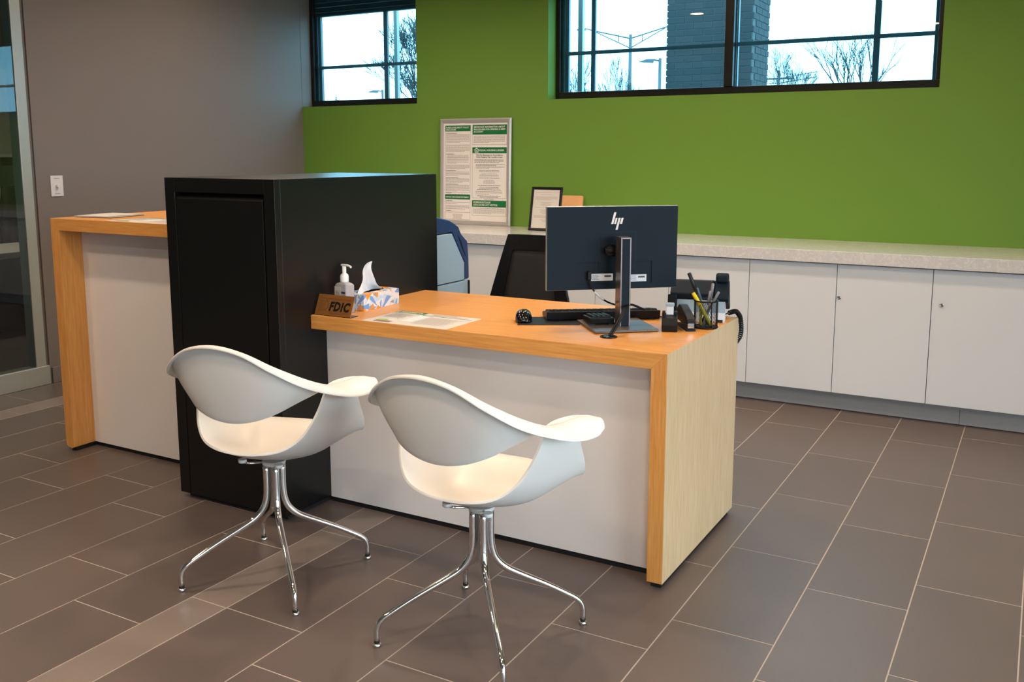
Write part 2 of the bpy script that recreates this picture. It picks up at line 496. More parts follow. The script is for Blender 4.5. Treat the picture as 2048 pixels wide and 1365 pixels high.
# glazed store front behind and to the right of the camera
def storefront(name, horizontal, a0, a1, c, z0, z1, n):
    r = struct_empty(name)
    fr = MB(); d = 0.05
    def bar(p0, p1, zb, zt):
        if horizontal: fr.box(p0, p1, c - d, c + d, zb, zt)
        else: fr.box(c - d, c + d, p0, p1, zb, zt)
    bar(a0, a1, z0, z0 + 0.06); bar(a0, a1, z1 - 0.06, z1)
    for k in range(n + 1):
        p = a0 + (a1 - a0) * k / n
        p0 = min(max(p - 0.03, a0), a1 - 0.06)
        bar(p0, p0 + 0.06, z0, z1)
    fr.build('frame', M['alu'], r)
    for k in range(n):
        p0 = a0 + (a1 - a0) * k / n + 0.03; p1 = a0 + (a1 - a0) * (k + 1) / n - 0.03
        g = MB()
        if horizontal: g.add([(p0, c, z0+.05), (p1, c, z0+.05), (p1, c, z1-.05), (p0, c, z1-.05)], [(0, 1, 2, 3)])
        else: g.add([(c, p0, z0+.05), (c, p1, z0+.05), (c, p1, z1-.05), (c, p0, z1-.05)], [(0, 1, 2, 3)])
        g.build('pane', M['glass_clear'], r)
storefront('window_3', False, -4.5, 0.9, XR + 0.1, 0.12, 2.75, 4)
storefront('window_4', True, 2.5, 4.3, YF - 0.1, 0.12, 2.75, 1)

# ------------------------------------------------------------------ clerestory windows
def clerestory(name, x0, x1, verts, mullions):
    r = struct_empty(name)
    yf = YB + 0.113
    z0, z1 = 1.765, 2.74
    fr = MB()
    fb, ft_, fs = 0.052, 0.05, 0.034
    fr.box(x0, x1, yf, yf + 0.07, z0, z0 + fb)
    fr.box(x0, x1, yf, yf + 0.07, z1 - ft_, z1)
    fr.box(x0, x0 + fs, yf, yf + 0.07, z0 + fb, z1 - ft_)
    fr.box(x1 - fs, x1, yf, yf + 0.07, z0 + fb, z1 - ft_)
    fr.build('frame', M['frame_dark'], r, bevel=0.003)
    for mx_ in mullions:
        MB().box(mx_ - 0.029, mx_ + 0.029, yf - 0.012, yf + 0.07, z0 + fb, z1 - ft_).build('mullion', M['frame_dark'], r, bevel=0.003)
    spans = [x0 + fs] + [m for m in mullions] + [x1 - fs]
    for a, b in zip(spans[:-1], spans[1:]):
        a2 = a + (0.029 if a in mullions else 0); b2 = b - (0.029 if b in mullions else 0)
        MB().add([(a2, yf + 0.022, z0+fb), (b2, yf + 0.022, z0+fb), (b2, yf + 0.022, z1-ft_), (a2, yf + 0.022, z1-ft_)], [(0, 1, 2, 3)]).build('pane', M['glass_tint'], r)
        # grey sash and head fascia outside the glass
        ya, yb_ = yf + 0.030, yf + 0.066
        wa = 0.014 if a in mullions else 0.046
        wb_ = 0.012 if b in mullions else 0.022
        sb = MB()
        sb.box(a2, a2 + wa*0.45, ya, yb_ - 0.012, z0 + fb, 2.475); sb.box(a2 + wa*0.45, a2 + wa, ya + 0.012, yb_, z0 + fb, 2.475)
        sb.box(b2 - wb_, b2, ya, yb_, z0 + fb, 2.475)
        sb.build('sash', M['muntin'], r)
        fa = MB()
        for q, (za, zb) in enumerate(((2.475, 2.505), (2.508, 2.545), (2.548, 2.58), (2.583, z1 - ft_))):
            fa.box(a2, b2, ya + 0.004*(q % 2), yb_, za, zb)
        fa.build('head_fascia', M['muntin'], r)
        MB().box(a2, b2, yf + 0.040, yf + 0.056, 2.067, 2.091).build('muntin', M['muntin'], r)
    for xv, w in verts:
        MB().box(xv - w/2, xv + w/2, yf + 0.038, yf + 0.058, z0 + fb, 2.475).build('muntin', M['muntin'], r)
clerestory('window_1', XL, WIN1[1], [(-3.523, 0.036)], [])
clerestory('window_2', WIN2[0], WIN2[1], [(-1.768, 0.03), (0.057, 0.036)], [-0.811])

# ------------------------------------------------------------------ glass partition on the left
gp = struct_empty('window_5')
XG = XL - 0.03
MB().box(XG - 0.05, XL + 0.004, 0.678, 0.742, 0.0, 2.62).build('frame', M['alu'], gp, bevel=0.003)
MB().box(XG - 0.05, XL - 0.012, 0.742, 0.765, 0.0, 2.62).build('jamb', M['greywall'], gp)
MB().box(XG - 0.05, XL + 0.012, -3.2, 0.760, 0.0, 0.118).build('sill_rail', M['alu'], gp, bevel=0.004)
MB().box(XG - 0.05, XL + 0.004, -3.2, 0.742, 2.56, 2.62).build('head_rail', M['alu'], gp)
MB().box(XG - 0.05, XL + 0.004, -1.30, -1.24, 0.118, 2.56).build('mullion', M['alu'], gp)
MB().add([(XL - 0.004, -1.24, 0.118), (XL - 0.004, 0.7, 0.118), (XL - 0.004, 0.7, 2.56), (XL - 0.004, -1.24, 2.56)], [(0, 1, 2, 3)]).build('pane', M['glass_part'], gp)
MB().add([(XL - 0.012, -3.2, 0.118), (XL - 0.012, -1.3, 0.118), (XL - 0.012, -1.3, 2.56), (XL - 0.012, -3.2, 2.56)], [(0, 1, 2, 3)]).build('pane', M['glass_part'], gp)

# the office behind it
ow = MB()
ow.box(-8.2, -8.0, -3.3, 3.44, -0.05, ZC + 0.1)
ow.box(-8.2, XL - 0.2, 3.30, 3.43, -0.05, ZC + 0.1)
ow.box(-8.2, XL - 0.16, -3.4, -3.2, -0.05, ZC + 0.1)
struct(ow.build('wall_office', M['whitewall']))

t = thing('wall_shelf', 'thin white wall shelf seen through the glass partition', 'shelf', (-7.85, 2.2, 1.36))
box_part('board', M['white_lam'], t, (-0.15, 0.15, -1.0, 1.0, 0, 0.03), 0.003)
for yy in (-0.7, 0.7): box_part('bracket', M['alu'], t, (-0.14, 0.1, yy, yy + 0.02, -0.08, 0))
t = thing('credenza', 'long dark office credenza with doors behind the glass partition', 'cabinet', (-7.7, 2.1, 0))
box_part('body', M['office_dark'], t, (-0.25, 0.25, -1.1, 1.1, 0.06, 0.94), 0.004)
box_part('top', M['office_dark'], t, (-0.26, 0.27, -1.12, 1.12, 0.94, 0.965), 0.003)
for k in range(4):
    d = box_part('door', M['office_dark'], t, (0.25, 0.268, -1.09 + k*0.547, -1.09 + k*0.547 + 0.54, 0.09, 0.92), 0.002)
    MB().tube([(0.275, -0.62 + k*0.547, 0.62), (0.275, -0.62 + k*0.547, 0.74)], 0.005, 8).build('handle', M['alu'], d)
t = thing('office_desk', 'white topped office desk with a dark base behind the glass', 'desk', (-6.25, 1.95, 0))
box_part('top', M['white_lam'], t, (-0.4, 0.35, -0.9, 0.9, 0.60, 0.645), 0.004)
box_part('pedestal', M['office_dark'], t, (-0.36, 0.30, -0.86, 0.0, 0.04, 0.60), 0.003)
box_part('pedestal', M['office_dark'], t, (-0.36, 0.30, 0.02, 0.86, 0.04, 0.60), 0.003)
t = thing('desk_chair', 'black padded office chair beyond the glass partition', 'chair', (-7.05, 2.18, 0), math.radians(-60))
mbk = MB().grid([[Vector(((u-3.5)/3.5*0.23*(1-0.22*(v/6)**2), 0.20 + 0.05*math.cos((u-3.5)/3.5*1.2), 0.52 + v*0.10)) for u in range(8)] for v in range(7)])
mbk.build('backrest', M['mesh_black'], t, solid=0.05)
box_part('seat', M['mesh_black'], t, (-0.25, 0.25, -0.24, 0.22, 0.44, 0.52), 0.03)
MB().tube([(0, 0, 0.06), (0, 0, 0.46)], 0.03, 12).build('column', M['black_plastic'], t)
for k in range(5):
    a = 2*PI*k/5
    MB().tube([(0, 0, 0.09), (0.28*math.cos(a), 0.28*math.sin(a), 0.07)], [0.025, 0.016], 8).build('leg', M['black_plastic'], t)
    MB().lathe([(0.03, 0), (0.03, 0.06)], (0.28*math.cos(a), 0.28*math.sin(a), 0.0), 10).build('caster', M['rubber'], t)

# ------------------------------------------------------------------ dimmer switch on the grey wall
t = thing('dimmer_switch', 'white wall plate with a small dimmer knob on the grey wall', 'switch', (XL, 0.896, 1.203))
box_part('plate', M['switch_white'], t, (0, 0.006, -0.041, 0.041, -0.0625, 0.0625), 0.002)
for zz in (0.044, -0.048): MB().box(0.006, 0.0068, -0.018, 0.018, zz, zz + 0.003).build('marking', M['print_grey'], t)
MB().lathe([(0.010, 0), (0.010, 0.012), (0.008, 0.015)], n=16, m=Matrix.Translation((0.006, 0.0, 0.0)) @ Matrix.Rotation(PI/2, 4, 'Y')).build('knob', M['switch_white'], t)
MB().box(0.006, 0.022, -0.004, 0.004, -0.016, -0.002).build('lever', M['switch_white'], t, 0.001)

# ------------------------------------------------------------------ base cabinets, worktop, toe kick
YD, YK, YT = 2.4675, 2.4425, 2.5275
KH, KT = 0.8835, 0.0656
PITCH = 0.9457
unit_lab = ['white base cabinet at the left end by the grey wall', 'white base cabinet behind the black cabinet and blue machine',
            'white base cabinet behind the black office chair', 'white base cabinet just behind the monitor',
            'white double door cabinet with a lock on its right door', 'white cabinet at the right with a lock on its left door',
            'white base cabinet beyond the right edge of the photo']
xs = [-0.4292 + PITCH * k for k in range(-4, 4)]
xs[0] = XL + 0.002
first = None
for k in range(6):
    xa, xb = xs[k], xs[k + 1]
    t = thing('base_cabinet', unit_lab[k], 'cabinet', ((xa + xb) / 2, YD, 0), 0, 'white base cabinets along the green wall')
    hw = (xb - xa) / 2
    box_part('body', M['office_dark'], t, (-hw + 0.001, hw - 0.001, 0.021, YB - YD - 0.002, 0.1083, KH - KT - 0.0005))
    nd = 2
    for j in range(nd):
        da = -hw + 2*hw*j/nd + 0.0017; db = -hw + 2*hw*(j+1)/nd - 0.0017
        d = box_part('door', M['cab_white'], t, (da, db, 0.0, 0.019, 0.1083, KH - KT - 0.006), 0.0012)
        if (k == 4 and j == 1) or (k == 5 and j == 0):
            lx = (0.0598 if k == 4 else 0.5636) - (xa + xb) / 2
            m = Matrix.Translation((lx, 0.0, 0.632)) @ Matrix.Rotation(PI/2, 4, 'X')
            lk = MB().lathe([(0.011, 0), (0.011, 0.003), (0.0085, 0.005), (0.006, 0.005), (0.006, 0.003)], n=18, m=m).build('lock', M['chrome'], d)
            MB().box(lx - 0.0009, lx + 0.0009, -0.0042, -0.003, 0.628, 0.636).build('keyway', M['black_plastic'], lk)
tag(MB().box(XL + 0.002, 0.6785, YT, YT + 0.018, 0.004, 0.108).build('toe_kick', M['toe']), 'long grey brushed toe kick board under the white cabinets', 'toe kick', 'toe kick boards')
tag(MB().box(0.6805, 2.40, YT, YT + 0.018, 0.004, 0.108).build('toe_kick', M['toe']), 'short grey toe kick board right of the joint, at the picture edge', 'toe kick', 'toe kick boards')
tag(MB().box(XL + 0.002, 2.42, YK, YB - 0.001, KH - KT, KH).build('countertop', M['quartz'], bevel=0.002), 'pale mottled quartz worktop on the white cabinets by the green wall', 'countertop')

# ------------------------------------------------------------------ black divider cabinet
CX0, CX1, CY0, CY1, CH = -2.0277, -1.4507, -0.1726, 0.8713, 1.307
t = thing('divider_cabinet', 'tall matt black cabinet between the high counter and the low desk', 'cabinet', ((CX0 + CX1) / 2, (CY0 + CY1) / 2, 0))
hx, hy = (CX1 - CX0) / 2, (CY1 - CY0) / 2
b = MB()
px0, px1, pz = -hx + 0.055, hx - 0.052, 1.252
b.box(-hx, hx, -hy + 0.03, hy, 0.022, CH)
b.box(-hx, px0, -hy, -hy + 0.03, 0.022, CH); b.box(px1, hx, -hy, -hy + 0.03, 0.022, CH); b.box(px0, px1, -hy, -hy + 0.03, pz, CH)
b.build('body', M['black_lam'], t, bevel=0.0012)
# front door leaf with a chamfered finger pull along its top
MB().prism([(-hy + 0.0, 0.024), (-hy + 0.029, 0.024), (-hy + 0.029, pz - 0.004), (-hy + 0.0, pz - 0.026)], 'x', px0 + 0.004, px1 - 0.008).build('front_panel', M['black_lam'], t, bevel=0.001)
box_part('plinth', M['plinth'], t, (-hx + 0.02, hx - 0.02, -hy + 0.03, hy - 0.02, 0, 0.022))

# ------------------------------------------------------------------ high counter on the left
LX, LH, LT, LY0, LY1, LP = -2.9849, 1.1057, 0.055, -0.0202, 0.78, 0.0961
t = thing('service_counter', 'high oak service counter with white front left of the black cabinet', 'counter', ((LX + CX0) / 2, (LY0 + LY1) / 2, 0))
ox, oy = (LX + CX0) / 2, (LY0 + LY1) / 2
x0, x1 = LX - ox, CX0 - ox - 0.0005
y0, y1 = LY0 - oy, LY1 - oy
MB().prism([(x0, LH), (x1, LH), (x1, LH - LT), (x0 + LT, LH - LT)], 'y', y0, y1).build('counter_top', M['oak_x'], t, bevel=0.0008)
MB().prism([(x0, LH), (x0 + LT, LH - LT), (x0 + LT, 0.022), (x0 + LT - 0.012, 0.016), (x0 + 0.012, 0.020), (x0 + 0.003, 0.030), (x0, 0.045)], 'y', y0, y1).build('side_panel', M['oak_z'], t, bevel=0.0008)
box_part('front_panel', M['white_lam'], t, (x0 + LT + 0.0005, x1, LP - oy, LP - oy + 0.02, 0.022, LH - LT - 0.0005))
box_part('plinth', M['plinth'], t, (x0 + LT, x1, LP - oy + 0.012, LP - oy + 0.03, 0, 0.022))
box_part('foot', M['plinth'], t, (x0 + 0.014, x0 + LT - 0.008, y0 + 0.02, y1 - 0.02, 0, 0.0165))

# ------------------------------------------------------------------ low desk
DW, DT, DD, DP = 0.0528, 0.0535, 0.769, 0.0887
DX0 = CX1 + 0.0005
t = thing('reception_desk', 'oak waterfall desk with a white front panel facing the chairs', 'desk', ((DX0) / 2, DD / 2, 0))
ox, oy = DX0 / 2, DD / 2
MB().prism([(DX0 - ox, DESK_H), (-ox, DESK_H), (-ox - DW, DESK_H - DT), (DX0 - ox, DESK_H - DT)], 'y', -oy, oy).build('desk_top', M['oak_x'], t, bevel=0.0008)
MB().prism([(-ox, DESK_H), (-ox, 0.022), (-ox - DW, 0.022), (-ox - DW, DESK_H - DT)], 'y', -oy, oy).build('side_panel', M['oak_z'], t, bevel=0.0008)
MB().box(-ox + 0.0002, -ox + 0.0012, -oy + 0.0008, oy - 0.0008, 0.0228, DESK_H - 0.001).build('pale_side_sheet', M['oak_pale'], t)  # thin sheet over the right side face in a paler oak tone
box_part('front_panel', M['white_lam'], t, (DX0 - ox, -ox - DW - 0.0005, DP - oy, DP - oy + 0.02, 0.022, DESK_H - DT - 0.0005))
box_part('plinth', M['plinth'], t, (DX0 - ox, -ox - DW, DP - oy + 0.008, DP - oy + 0.03, 0, 0.022))
box_part('foot', M['plinth'], t, (-ox - DW + 0.008, -ox - 0.010, -oy + 0.02, oy - 0.02, 0, 0.022))

# ------------------------------------------------------------------ shell armchairs on swag legs
def make_shell():
    mb = MB()
    # seat strip: rear, middle and front section curves (right half, mirrored)
    rear = [(0, -.189, .477), (.078, -.184, .482), (.145, -.160, .495), (.191, -.129, .527), (.217, -.101, .571), (.233, -.078, .618), (.239, -.057, .659), (.244, -.045, .684)]
    mid = [(0, .03, .408), (.085, .03, .414), (.155, .03, .440), (.200, .031, .488), (.226, .033, .546), (.241, .034, .606), (.250, .033, .662), (.254, .030, .684)]
    front = [(0, .254, .464), (.085, .252, .462), (.160, .247, .459), (.208, .222, .468), (.233, .184, .518), (.243, .141, .584), (.255, .104, .648), (.264, .095, .679)]
    def mixs(a, b, t, dz):
        out = []
        for k, (p, q) in enumerate(zip(a, b)):
            w = max(0.0, 1 - k / 4.0)
            out.append(tuple(p[c] + (q[c] - p[c]) * t + (dz * w if c == 2 else 0) for c in range(3)))
        return out
    r2 = mixs(rear, mid, 0.40, -0.012)
    f1 = mixs(mid, front, 0.45, -0.004)
    f2 = mixs(mid, front, 0.76, 0.010)
    f3 = mixs(mid, front, 0.92, 0.009)
    f4 = front
    def full(c): return [(-p[0], p[1], p[2]) for p in c[:0:-1]] + list(c)
    secs = [catmull(full(c), 4) for c in (rear, r2, mid, f1, f2, f3, f4)]
    cols = [catmull([q[i] for q in secs], 4) for i in range(len(secs[0]))]
    mb.grid([[c[v] for c in cols] for v in range(len(cols[0]))])
    # back and arms: lower edge, belly, crest, rolled lip at stations from the back centre to the arm tip
    LW = [(0, -.213, .584), (.078, -.208, .594), (.147, -.188, .619), (.201, -.144, .652), (.234, -.073, .674), (.239, -.001, .686), (.252, .068, .685), (.270, .100, .681), (.281, .116, .679), (.296, .128, .675)]
    CR = [(0, -.263, .826), (.096, -.255, .809), (.179, -.228, .772), (.238, -.168, .731), (.259, -.079, .694), (.263, -.003, .681), (.274, .070, .681), (.291, .106, .679), (.303, .121, .676), (.309, .130, .673)]
    LP_ = [(0, -.286, .833), (.098, -.277, .817), (.182, -.248, .769), (.250, -.184, .715), (.293, -.087, .673), (.319, -.008, .652), (.332, .060, .649), (.334, .090, .656), (.332, .108, .660), (.323, .123, .666)]
    st = []
    for k in range(10):
        a, c, o = Vector(LW[k]), Vector(CR[k]), Vector(LP_[k])
        d = c - a
        out = Vector((c.x, c.y - 0.02, 0)).normalized() if k < 4 else Vector((0, 0, -1))
        bul = 0.007 if k < 4 else 0.002
        row = [a] + [a + d*t + out*bul*4*t*(1-t) for t in (0.3, 0.6, 0.85)] + [c, c + (o - c)*0.5 + Vector((0, 0, 0.0035 if k > 3 else 0.0045)), o, o + (o - c)*0.06 + Vector((0, 0, -0.004))]
        st.append([tuple(p) for p in row])
    cr = [catmull(s, 4) for s in st]                 # along each cross-section
    m = len(cr[0])
    rows = [catmull(full([tuple(c[j]) for c in cr]), 6) for j in range(m)]
    mb.grid(rows)
    return mb
shell_me = make_shell().mesh('shell')
LEG = [(.026, .388), (.026, .300), (.032, .258), (.045, .230), (.070, .205), (.110, .182), (.190, .141), (.255, .104), (.291, .080), (.306, .055), (.307, .016)]
def armchair(loc, rz, label):
    t = thing('armchair', label, 'chair', loc, rz, 'white shell armchairs in front of the desk')
    o = bpy.data.objects.new('shell', shell_me); COL.objects.link(o); o.parent = t
    if not shell_me.materials: shell_me.materials.append(M['chair_white'])
    md = o.modifiers.new('thickness', 'SOLIDIFY'); md.thickness = 0.0075; md.offset = 0
    md = o.modifiers.new('edge', 'BEVEL'); md.width = 0.0024; md.segments = 2; md.limit_method = 'ANGLE'; md.angle_limit = math.radians(50)
    for k in range(4):
        a = PI/4 + k*PI/2
        c, s = math.cos(a), math.sin(a)
        path = catmull([(r*c, r*s, z) for r, z in LEG], 4)
        rad = [0.0112 - 0.0028*min(1, max(0, (math.hypot(p.x, p.y) - .02)/.2)) for p in path]
        lg = MB().tube(path, rad, 12).build('leg', M['chrome'], t)
        fx, fy = .307*c, .307*s
        MB().lathe([(0.0075, 0.010), (0.0085, 0.012), (0.0085, 0.018), (0.0085, 0.019)], (fx, fy, 0), 14).build('collar', M['rubber'], lg)
        MB().lathe([(0.011, 0.0005), (0.0125, 0.003), (0.0125, 0.008), (0.0085, 0.0105)], (fx, fy, 0), 16).build('glide', M['chrome'], lg)
    MB().lathe([(0.013, 0.24), (0.013, 0.384), (0.034, 0.385), (0.038, 0.390), (0.038, 0.400)], n=20).build('hub', M['mount_white'], t)
    sp = MB()
    for k in range(4):
        a = PI/4 + k*PI/2
        c, s = math.cos(a), math.sin(a)
        pl = MB().tube([(0.03*c, 0.03*s, 0.3955), (0.075*c, 0.075*s, 0.398), (0.10*c, 0.10*s, 0.4045)], [0.004, 0.004, 0.004], 8).build('mount_arm', M['chrome'], t)
        MB().lathe([(0.011, -0.004), (0.014, -0.001), (0.014, 0.008)], (0.10*c, 0.10*s, 0.407), 14).build('mount_pad', M['mount_white'], pl)
    return t
armchair((-1.1665, -0.5165, 0), math.radians(8.05), 'white shell armchair on chrome legs in front of the black cabinet')
armchair((-0.3597, -0.5214, 0), math.radians(-3.3), 'white shell armchair on chrome legs nearest the camera, by the desk front')

# ------------------------------------------------------------------ task chair behind the desk
t = thing('task_chair', 'black mesh back office chair behind the desk and monitor', 'chair', (-1.22, 1.46, 0), math.radians(4))
def back_pt(u, v):   # u -1..1, v 0..1 upward
    hw = 0.262 - 0.118*v - 0.02*v*v
    return Vector((u*hw, -0.16 + 0.010*(1-u*u) + 0.05*v, 0.48 + 0.52*v))
fr = MB()
loop = [back_pt(-1, v/10) for v in range(0, 11)] + [back_pt(u/4, 1) + Vector((0, 0, 0.0)) for u in range(-3, 4)] + [back_pt(1, v/10) for v in range(10, -1, -1)] + [back_pt(u/4, 0) for u in range(3, -4, -1)]
inner = []
cen = sum(loop, Vector()) / len(loop)
for p in loop: inner.append(p)
def band(mb, inset, thick):
    def q(u, v, dy): 
        p = back_pt(u, v); return p + Vector((0, dy, 0))
    o1, i1 = [], []
    for s in range(11): o1.append((-1, s/10)); i1.append((-1+inset*1.25, inset*0.55 + (1-inset*1.1)*s/10))
    for s in range(1, 10): o1.append((-1+0.2*s, 1)); i1.append((-1+inset*1.25 + (2-2.5*inset)*s/10, 1-inset*0.55))
    for s in range(10, -1, -1): o1.append((1, s/10)); i1.append((1-inset*1.25, inset*0.55 + (1-inset*1.1)*s/10))
    for s in range(9, 0, -1): o1.append((-1+0.2*s, 0)); i1.append((-1+inset*1.25 + (2-2.5*inset)*s/10, inset*0.55))
    n = len(o1)
    rows = [[q(u, v, -thick) for u, v in o1], [q(u, v, -thick) for u, v in i1], [q(u, v, thick) for u, v in i1], [q(u, v, thick) for u, v in o1], [q(u, v, -thick) for u, v in o1]]
    mb.grid(rows, closed_u=True, smooth=False)
band(fr, 0.26, 0.012)
bf = fr.build('back_frame', M['black_plastic'], t)
MB().grid([[back_pt(-0.72 + 1.44*u/8, 0.12 + 0.76*v/8) for u in range(9)] for v in range(9)]).build('mesh_panel', M['mesh_black'], t, solid=0.006)
MB().box(-0.25, 0.25, -0.20, 0.28, 0.44, 0.50).build('seat', M['mesh_black'], t, bevel=0.025)
MB().tube([(0, 0.03, 0.09), (0, 0.03, 0.44)], 0.028, 14).build('gas_column', M['black_plastic'], t)
MB().tube([(0, -0.1, 0.45), (0, -0.20, 0.46), (0, -0.21, 0.52), (0, -0.16, 0.58)], [0.03, 0.028, 0.025, 0.02], 10).build('back_bracket', M['black_plastic'], t)
for k in range(5):
    a = 2*PI*k/5 + 0.3
    lg = MB().tube([(0, 0.03, 0.10), (0.15*math.cos(a), 0.03 + 0.15*math.sin(a), 0.09), (0.3*math.cos(a), 0.03 + 0.3*math.sin(a), 0.065)], [0.028, 0.022, 0.015], 8).build('leg', M['black_plastic'], t)
    MB().lathe([(0.022, 0), (0.028, 0.02), (0.022, 0.055)], (0.3*math.cos(a), 0.03 + 0.3*math.sin(a), 0.0), 12).build('caster', M['rubber'], lg)

# ------------------------------------------------------------------ blue and grey machine behind the black cabinet
t = thing('cash_machine', 'grey cabinet machine with a dark blue hood behind the black divider', 'machine', (-1.83, 1.15, 0))
fy = 1.39 - 1.15
MB().box(-0.23, 0.228, -0.24, fy - 0.015, 0.02, 0.748).build('lower_cabinet', M['steel_blue'], t, bevel=0.004)
box_part('lower_door', M['navy_plastic'], t, (-0.22, 0.229, fy - 0.014, fy + 0.004, 0.03, 0.745), 0.003)
# side cheek (grey) with the sloped front corner
cheek = [(-0.24, 0.753), (fy - 0.052, 0.753), (fy - 0.052, 0.842), (fy - 0.165, 1.000), (-0.24, 1.000)]
MB().prism(cheek, 'x', -0.23, 0.230).build('side_cheek', M['steel_blue'], t, bevel=0.003)
hood = [(-0.24, 1.0), (-0.24, 1.085), (-0.06, 1.092), (0.06, 1.068), (fy - 0.125, 1.045), (fy - 0.095, 1.030), (fy - 0.070, 0.992), (fy - 0.030, 0.962), (fy - 0.012, 0.952), (fy, 0.86), (fy + 0.002, 0.753), (fy - 0.047, 0.753), (fy - 0.047, 0.846), (fy - 0.160, 1.005)]
MB().prism(hood, 'x', -0.228, 0.226).build('hood', M['deep_blue'], t, bevel=0.008, seg=3)
MB().prism([(fy - 0.105, 0.985), (fy - 0.075, 0.955), (fy - 0.035, 0.875), (fy - 0.065, 0.915)], 'x', 0.2255, 0.2275).build('grip_recess', M['black_plastic'], t)
for yy in (-0.18, 0.14):
    for xx in (-0.18, 0.18):
        MB().lathe([(0.02, 0), (0.02, 0.021)], (xx, yy, 0), 12).build('foot', M['rubber'], t)

# ------------------------------------------------------------------ framed disclosure poster
PW, PH = 0.600, 0.764
t = thing('disclosure_poster', 'large silver framed disclosure poster with green headings leaning on the green wall', 'poster', (-2.912, 3.066, KH))
t.rotation_euler = (math.radians(-1.6), 0, 0)
fw = 0.030
fr = MB()
def ring(mb, x0, x1, z0, z1, w, ya, yb):
    # four mitred rails with a sloped face
    o = [(x0, z0), (x1, z0), (x1, z1), (x0, z1)]
    i_ = [(x0+w, z0+w), (x1-w, z0+w), (x1-w, z1-w), (x0+w, z1-w)]
    mid_ = [(x0+w*.35, z0+w*.35), (x1-w*.35, z0+w*.35), (x1-w*.35, z1-w*.35), (x0+w*.35, z1-w*.35)]
    def L3(p, y): return Vector((p[0], y, p[1]))
    rows = [[L3(p, yb) for p in o], [L3(p, (ya+yb)/2) for p in o], [L3(p, ya) for p in mid_], [L3(p, ya+0.006) for p in i_], [L3(p, yb) for p in i_], [L3(p, yb) for p in o]]
    mb.grid(rows, smooth=False, closed_u=True)
ring(fr, 0, PW, 0, PH, fw, -0.016, 0.0)
fr.build('frame', M['silver'], t)
sheet = MB().box(fw*0.9, PW - fw*0.9, -0.004, -0.001, fw*0.9, PH - fw*0.9).build('sheet', M['poster_paper'], t)
hd = MB(); ln = MB(); bx = MB(); bold = MB(); tx = MB()
YS = -0.0044
def rect(mb, u0, u1, v0, v1, y):  # fractions; v measured from the top
    x0, x1, z0, z1 = u0*PW, u1*PW, PH*(1 - v1), PH*(1 - v0)
    mb.add([(x0, y, z0), (x1, y, z0), (x1, y, z1), (x0, y, z1)], [(0, 1, 2, 3)])
def put(mb, s, size, u, v, y, align='LEFT', bold_=0.0):
    vv, ff = text_geo(s, size, align, bold_)
    mb.add([(u*PW + p[0], y, PH*(1 - v) + p[1]) for p in vv], ff)
def outline(mb, u0, u1, v0, v1):
    e = 0.0016 / PW; ev = 0.0016 / PH
    rect(mb, u0, u1, v1 - ev, v1, YS); rect(mb, u0, u0 + e, v0, v1, YS); rect(mb, u1 - e, u1, v0, v1, YS)
rnd = random.Random(4)
def para(mb, u0, u1, v, n, dv=0.0105, centre=False, h=0.0036, last=0.45, gaps=True):
    for k in range(n):
        e = u1 if (k < n - 1 and not centre) else u0 + (u1 - u0) * rnd.uniform(last, last + 0.4)
        a = u0
        if centre:
            w = (u1 - u0) * rnd.uniform(last, 1.0); a = (u0 + u1)/2 - w/2; e = a + w
        # words
        p = a
        while p < e - 0.004:
            w = rnd.uniform(0.010, 0.034)
            q = min(p + w, e)
            rect(mb, p, q, v, v + h, YS)
            p = q + 0.0042
        v += dv
    return v
LU0, LU1, RU0, RU1 = 0.072, 0.436, 0.462, 0.938
HEADS = [(LU0, LU1, 0.064, 0.119, 0.697), (RU0, RU1, 0.061, 0.152, 0.247), (RU0, RU1, 0.269, 0.325, 0.744), (LU0, LU1, 0.716, 0.761, 0.955), (RU0, RU1, 0.765, 0.827, 0.910)]
bars = []
for (a, b, c, d, e_) in HEADS:
    m_b = MB(); rect(m_b, a, b, c, d, YS); bars.append(m_b.build('heading_bar', M['print_green'], t)); outline(bx, a, b, d, e_)
Y2 = YS - 0.0004
TS = 0.0158
TXT = [[('FUNDS AVAILABILITY POLICY', 0.0150, 0.084, 0.090), ('DISCLOSURE', 0.0150, 0.084, 0.110)],
       [('IMPORTANT INFORMATION ABOUT', TS, 0.480, 0.088), ('PROCEDURES FOR OPENING A NEW', TS, 0.480, 0.110), ('ACCOUNT', TS, 0.480, 0.132)],
       [('EQUAL HOUSING LENDER', 0.0172, 0.562, 0.305)], [('ANNUAL DISCLOSURE STATEMENT', 0.0126, 0.084, 0.745)],
       [('HOME MORTGAGE', 0.0170, 0.480, 0.791), ('DISCLOSURE ACT NOTICE', 0.0170, 0.480, 0.815)]]
for bar, lines_ in zip(bars, TXT):
    m_t = MB()
    for (w_, sz, u_, v_) in lines_: put(m_t, w_, sz, u_, v_, Y2, bold_=0.0004)
    m_t.build('heading_lettering', M['print_white'], bar)['kind'] = 'stuff'
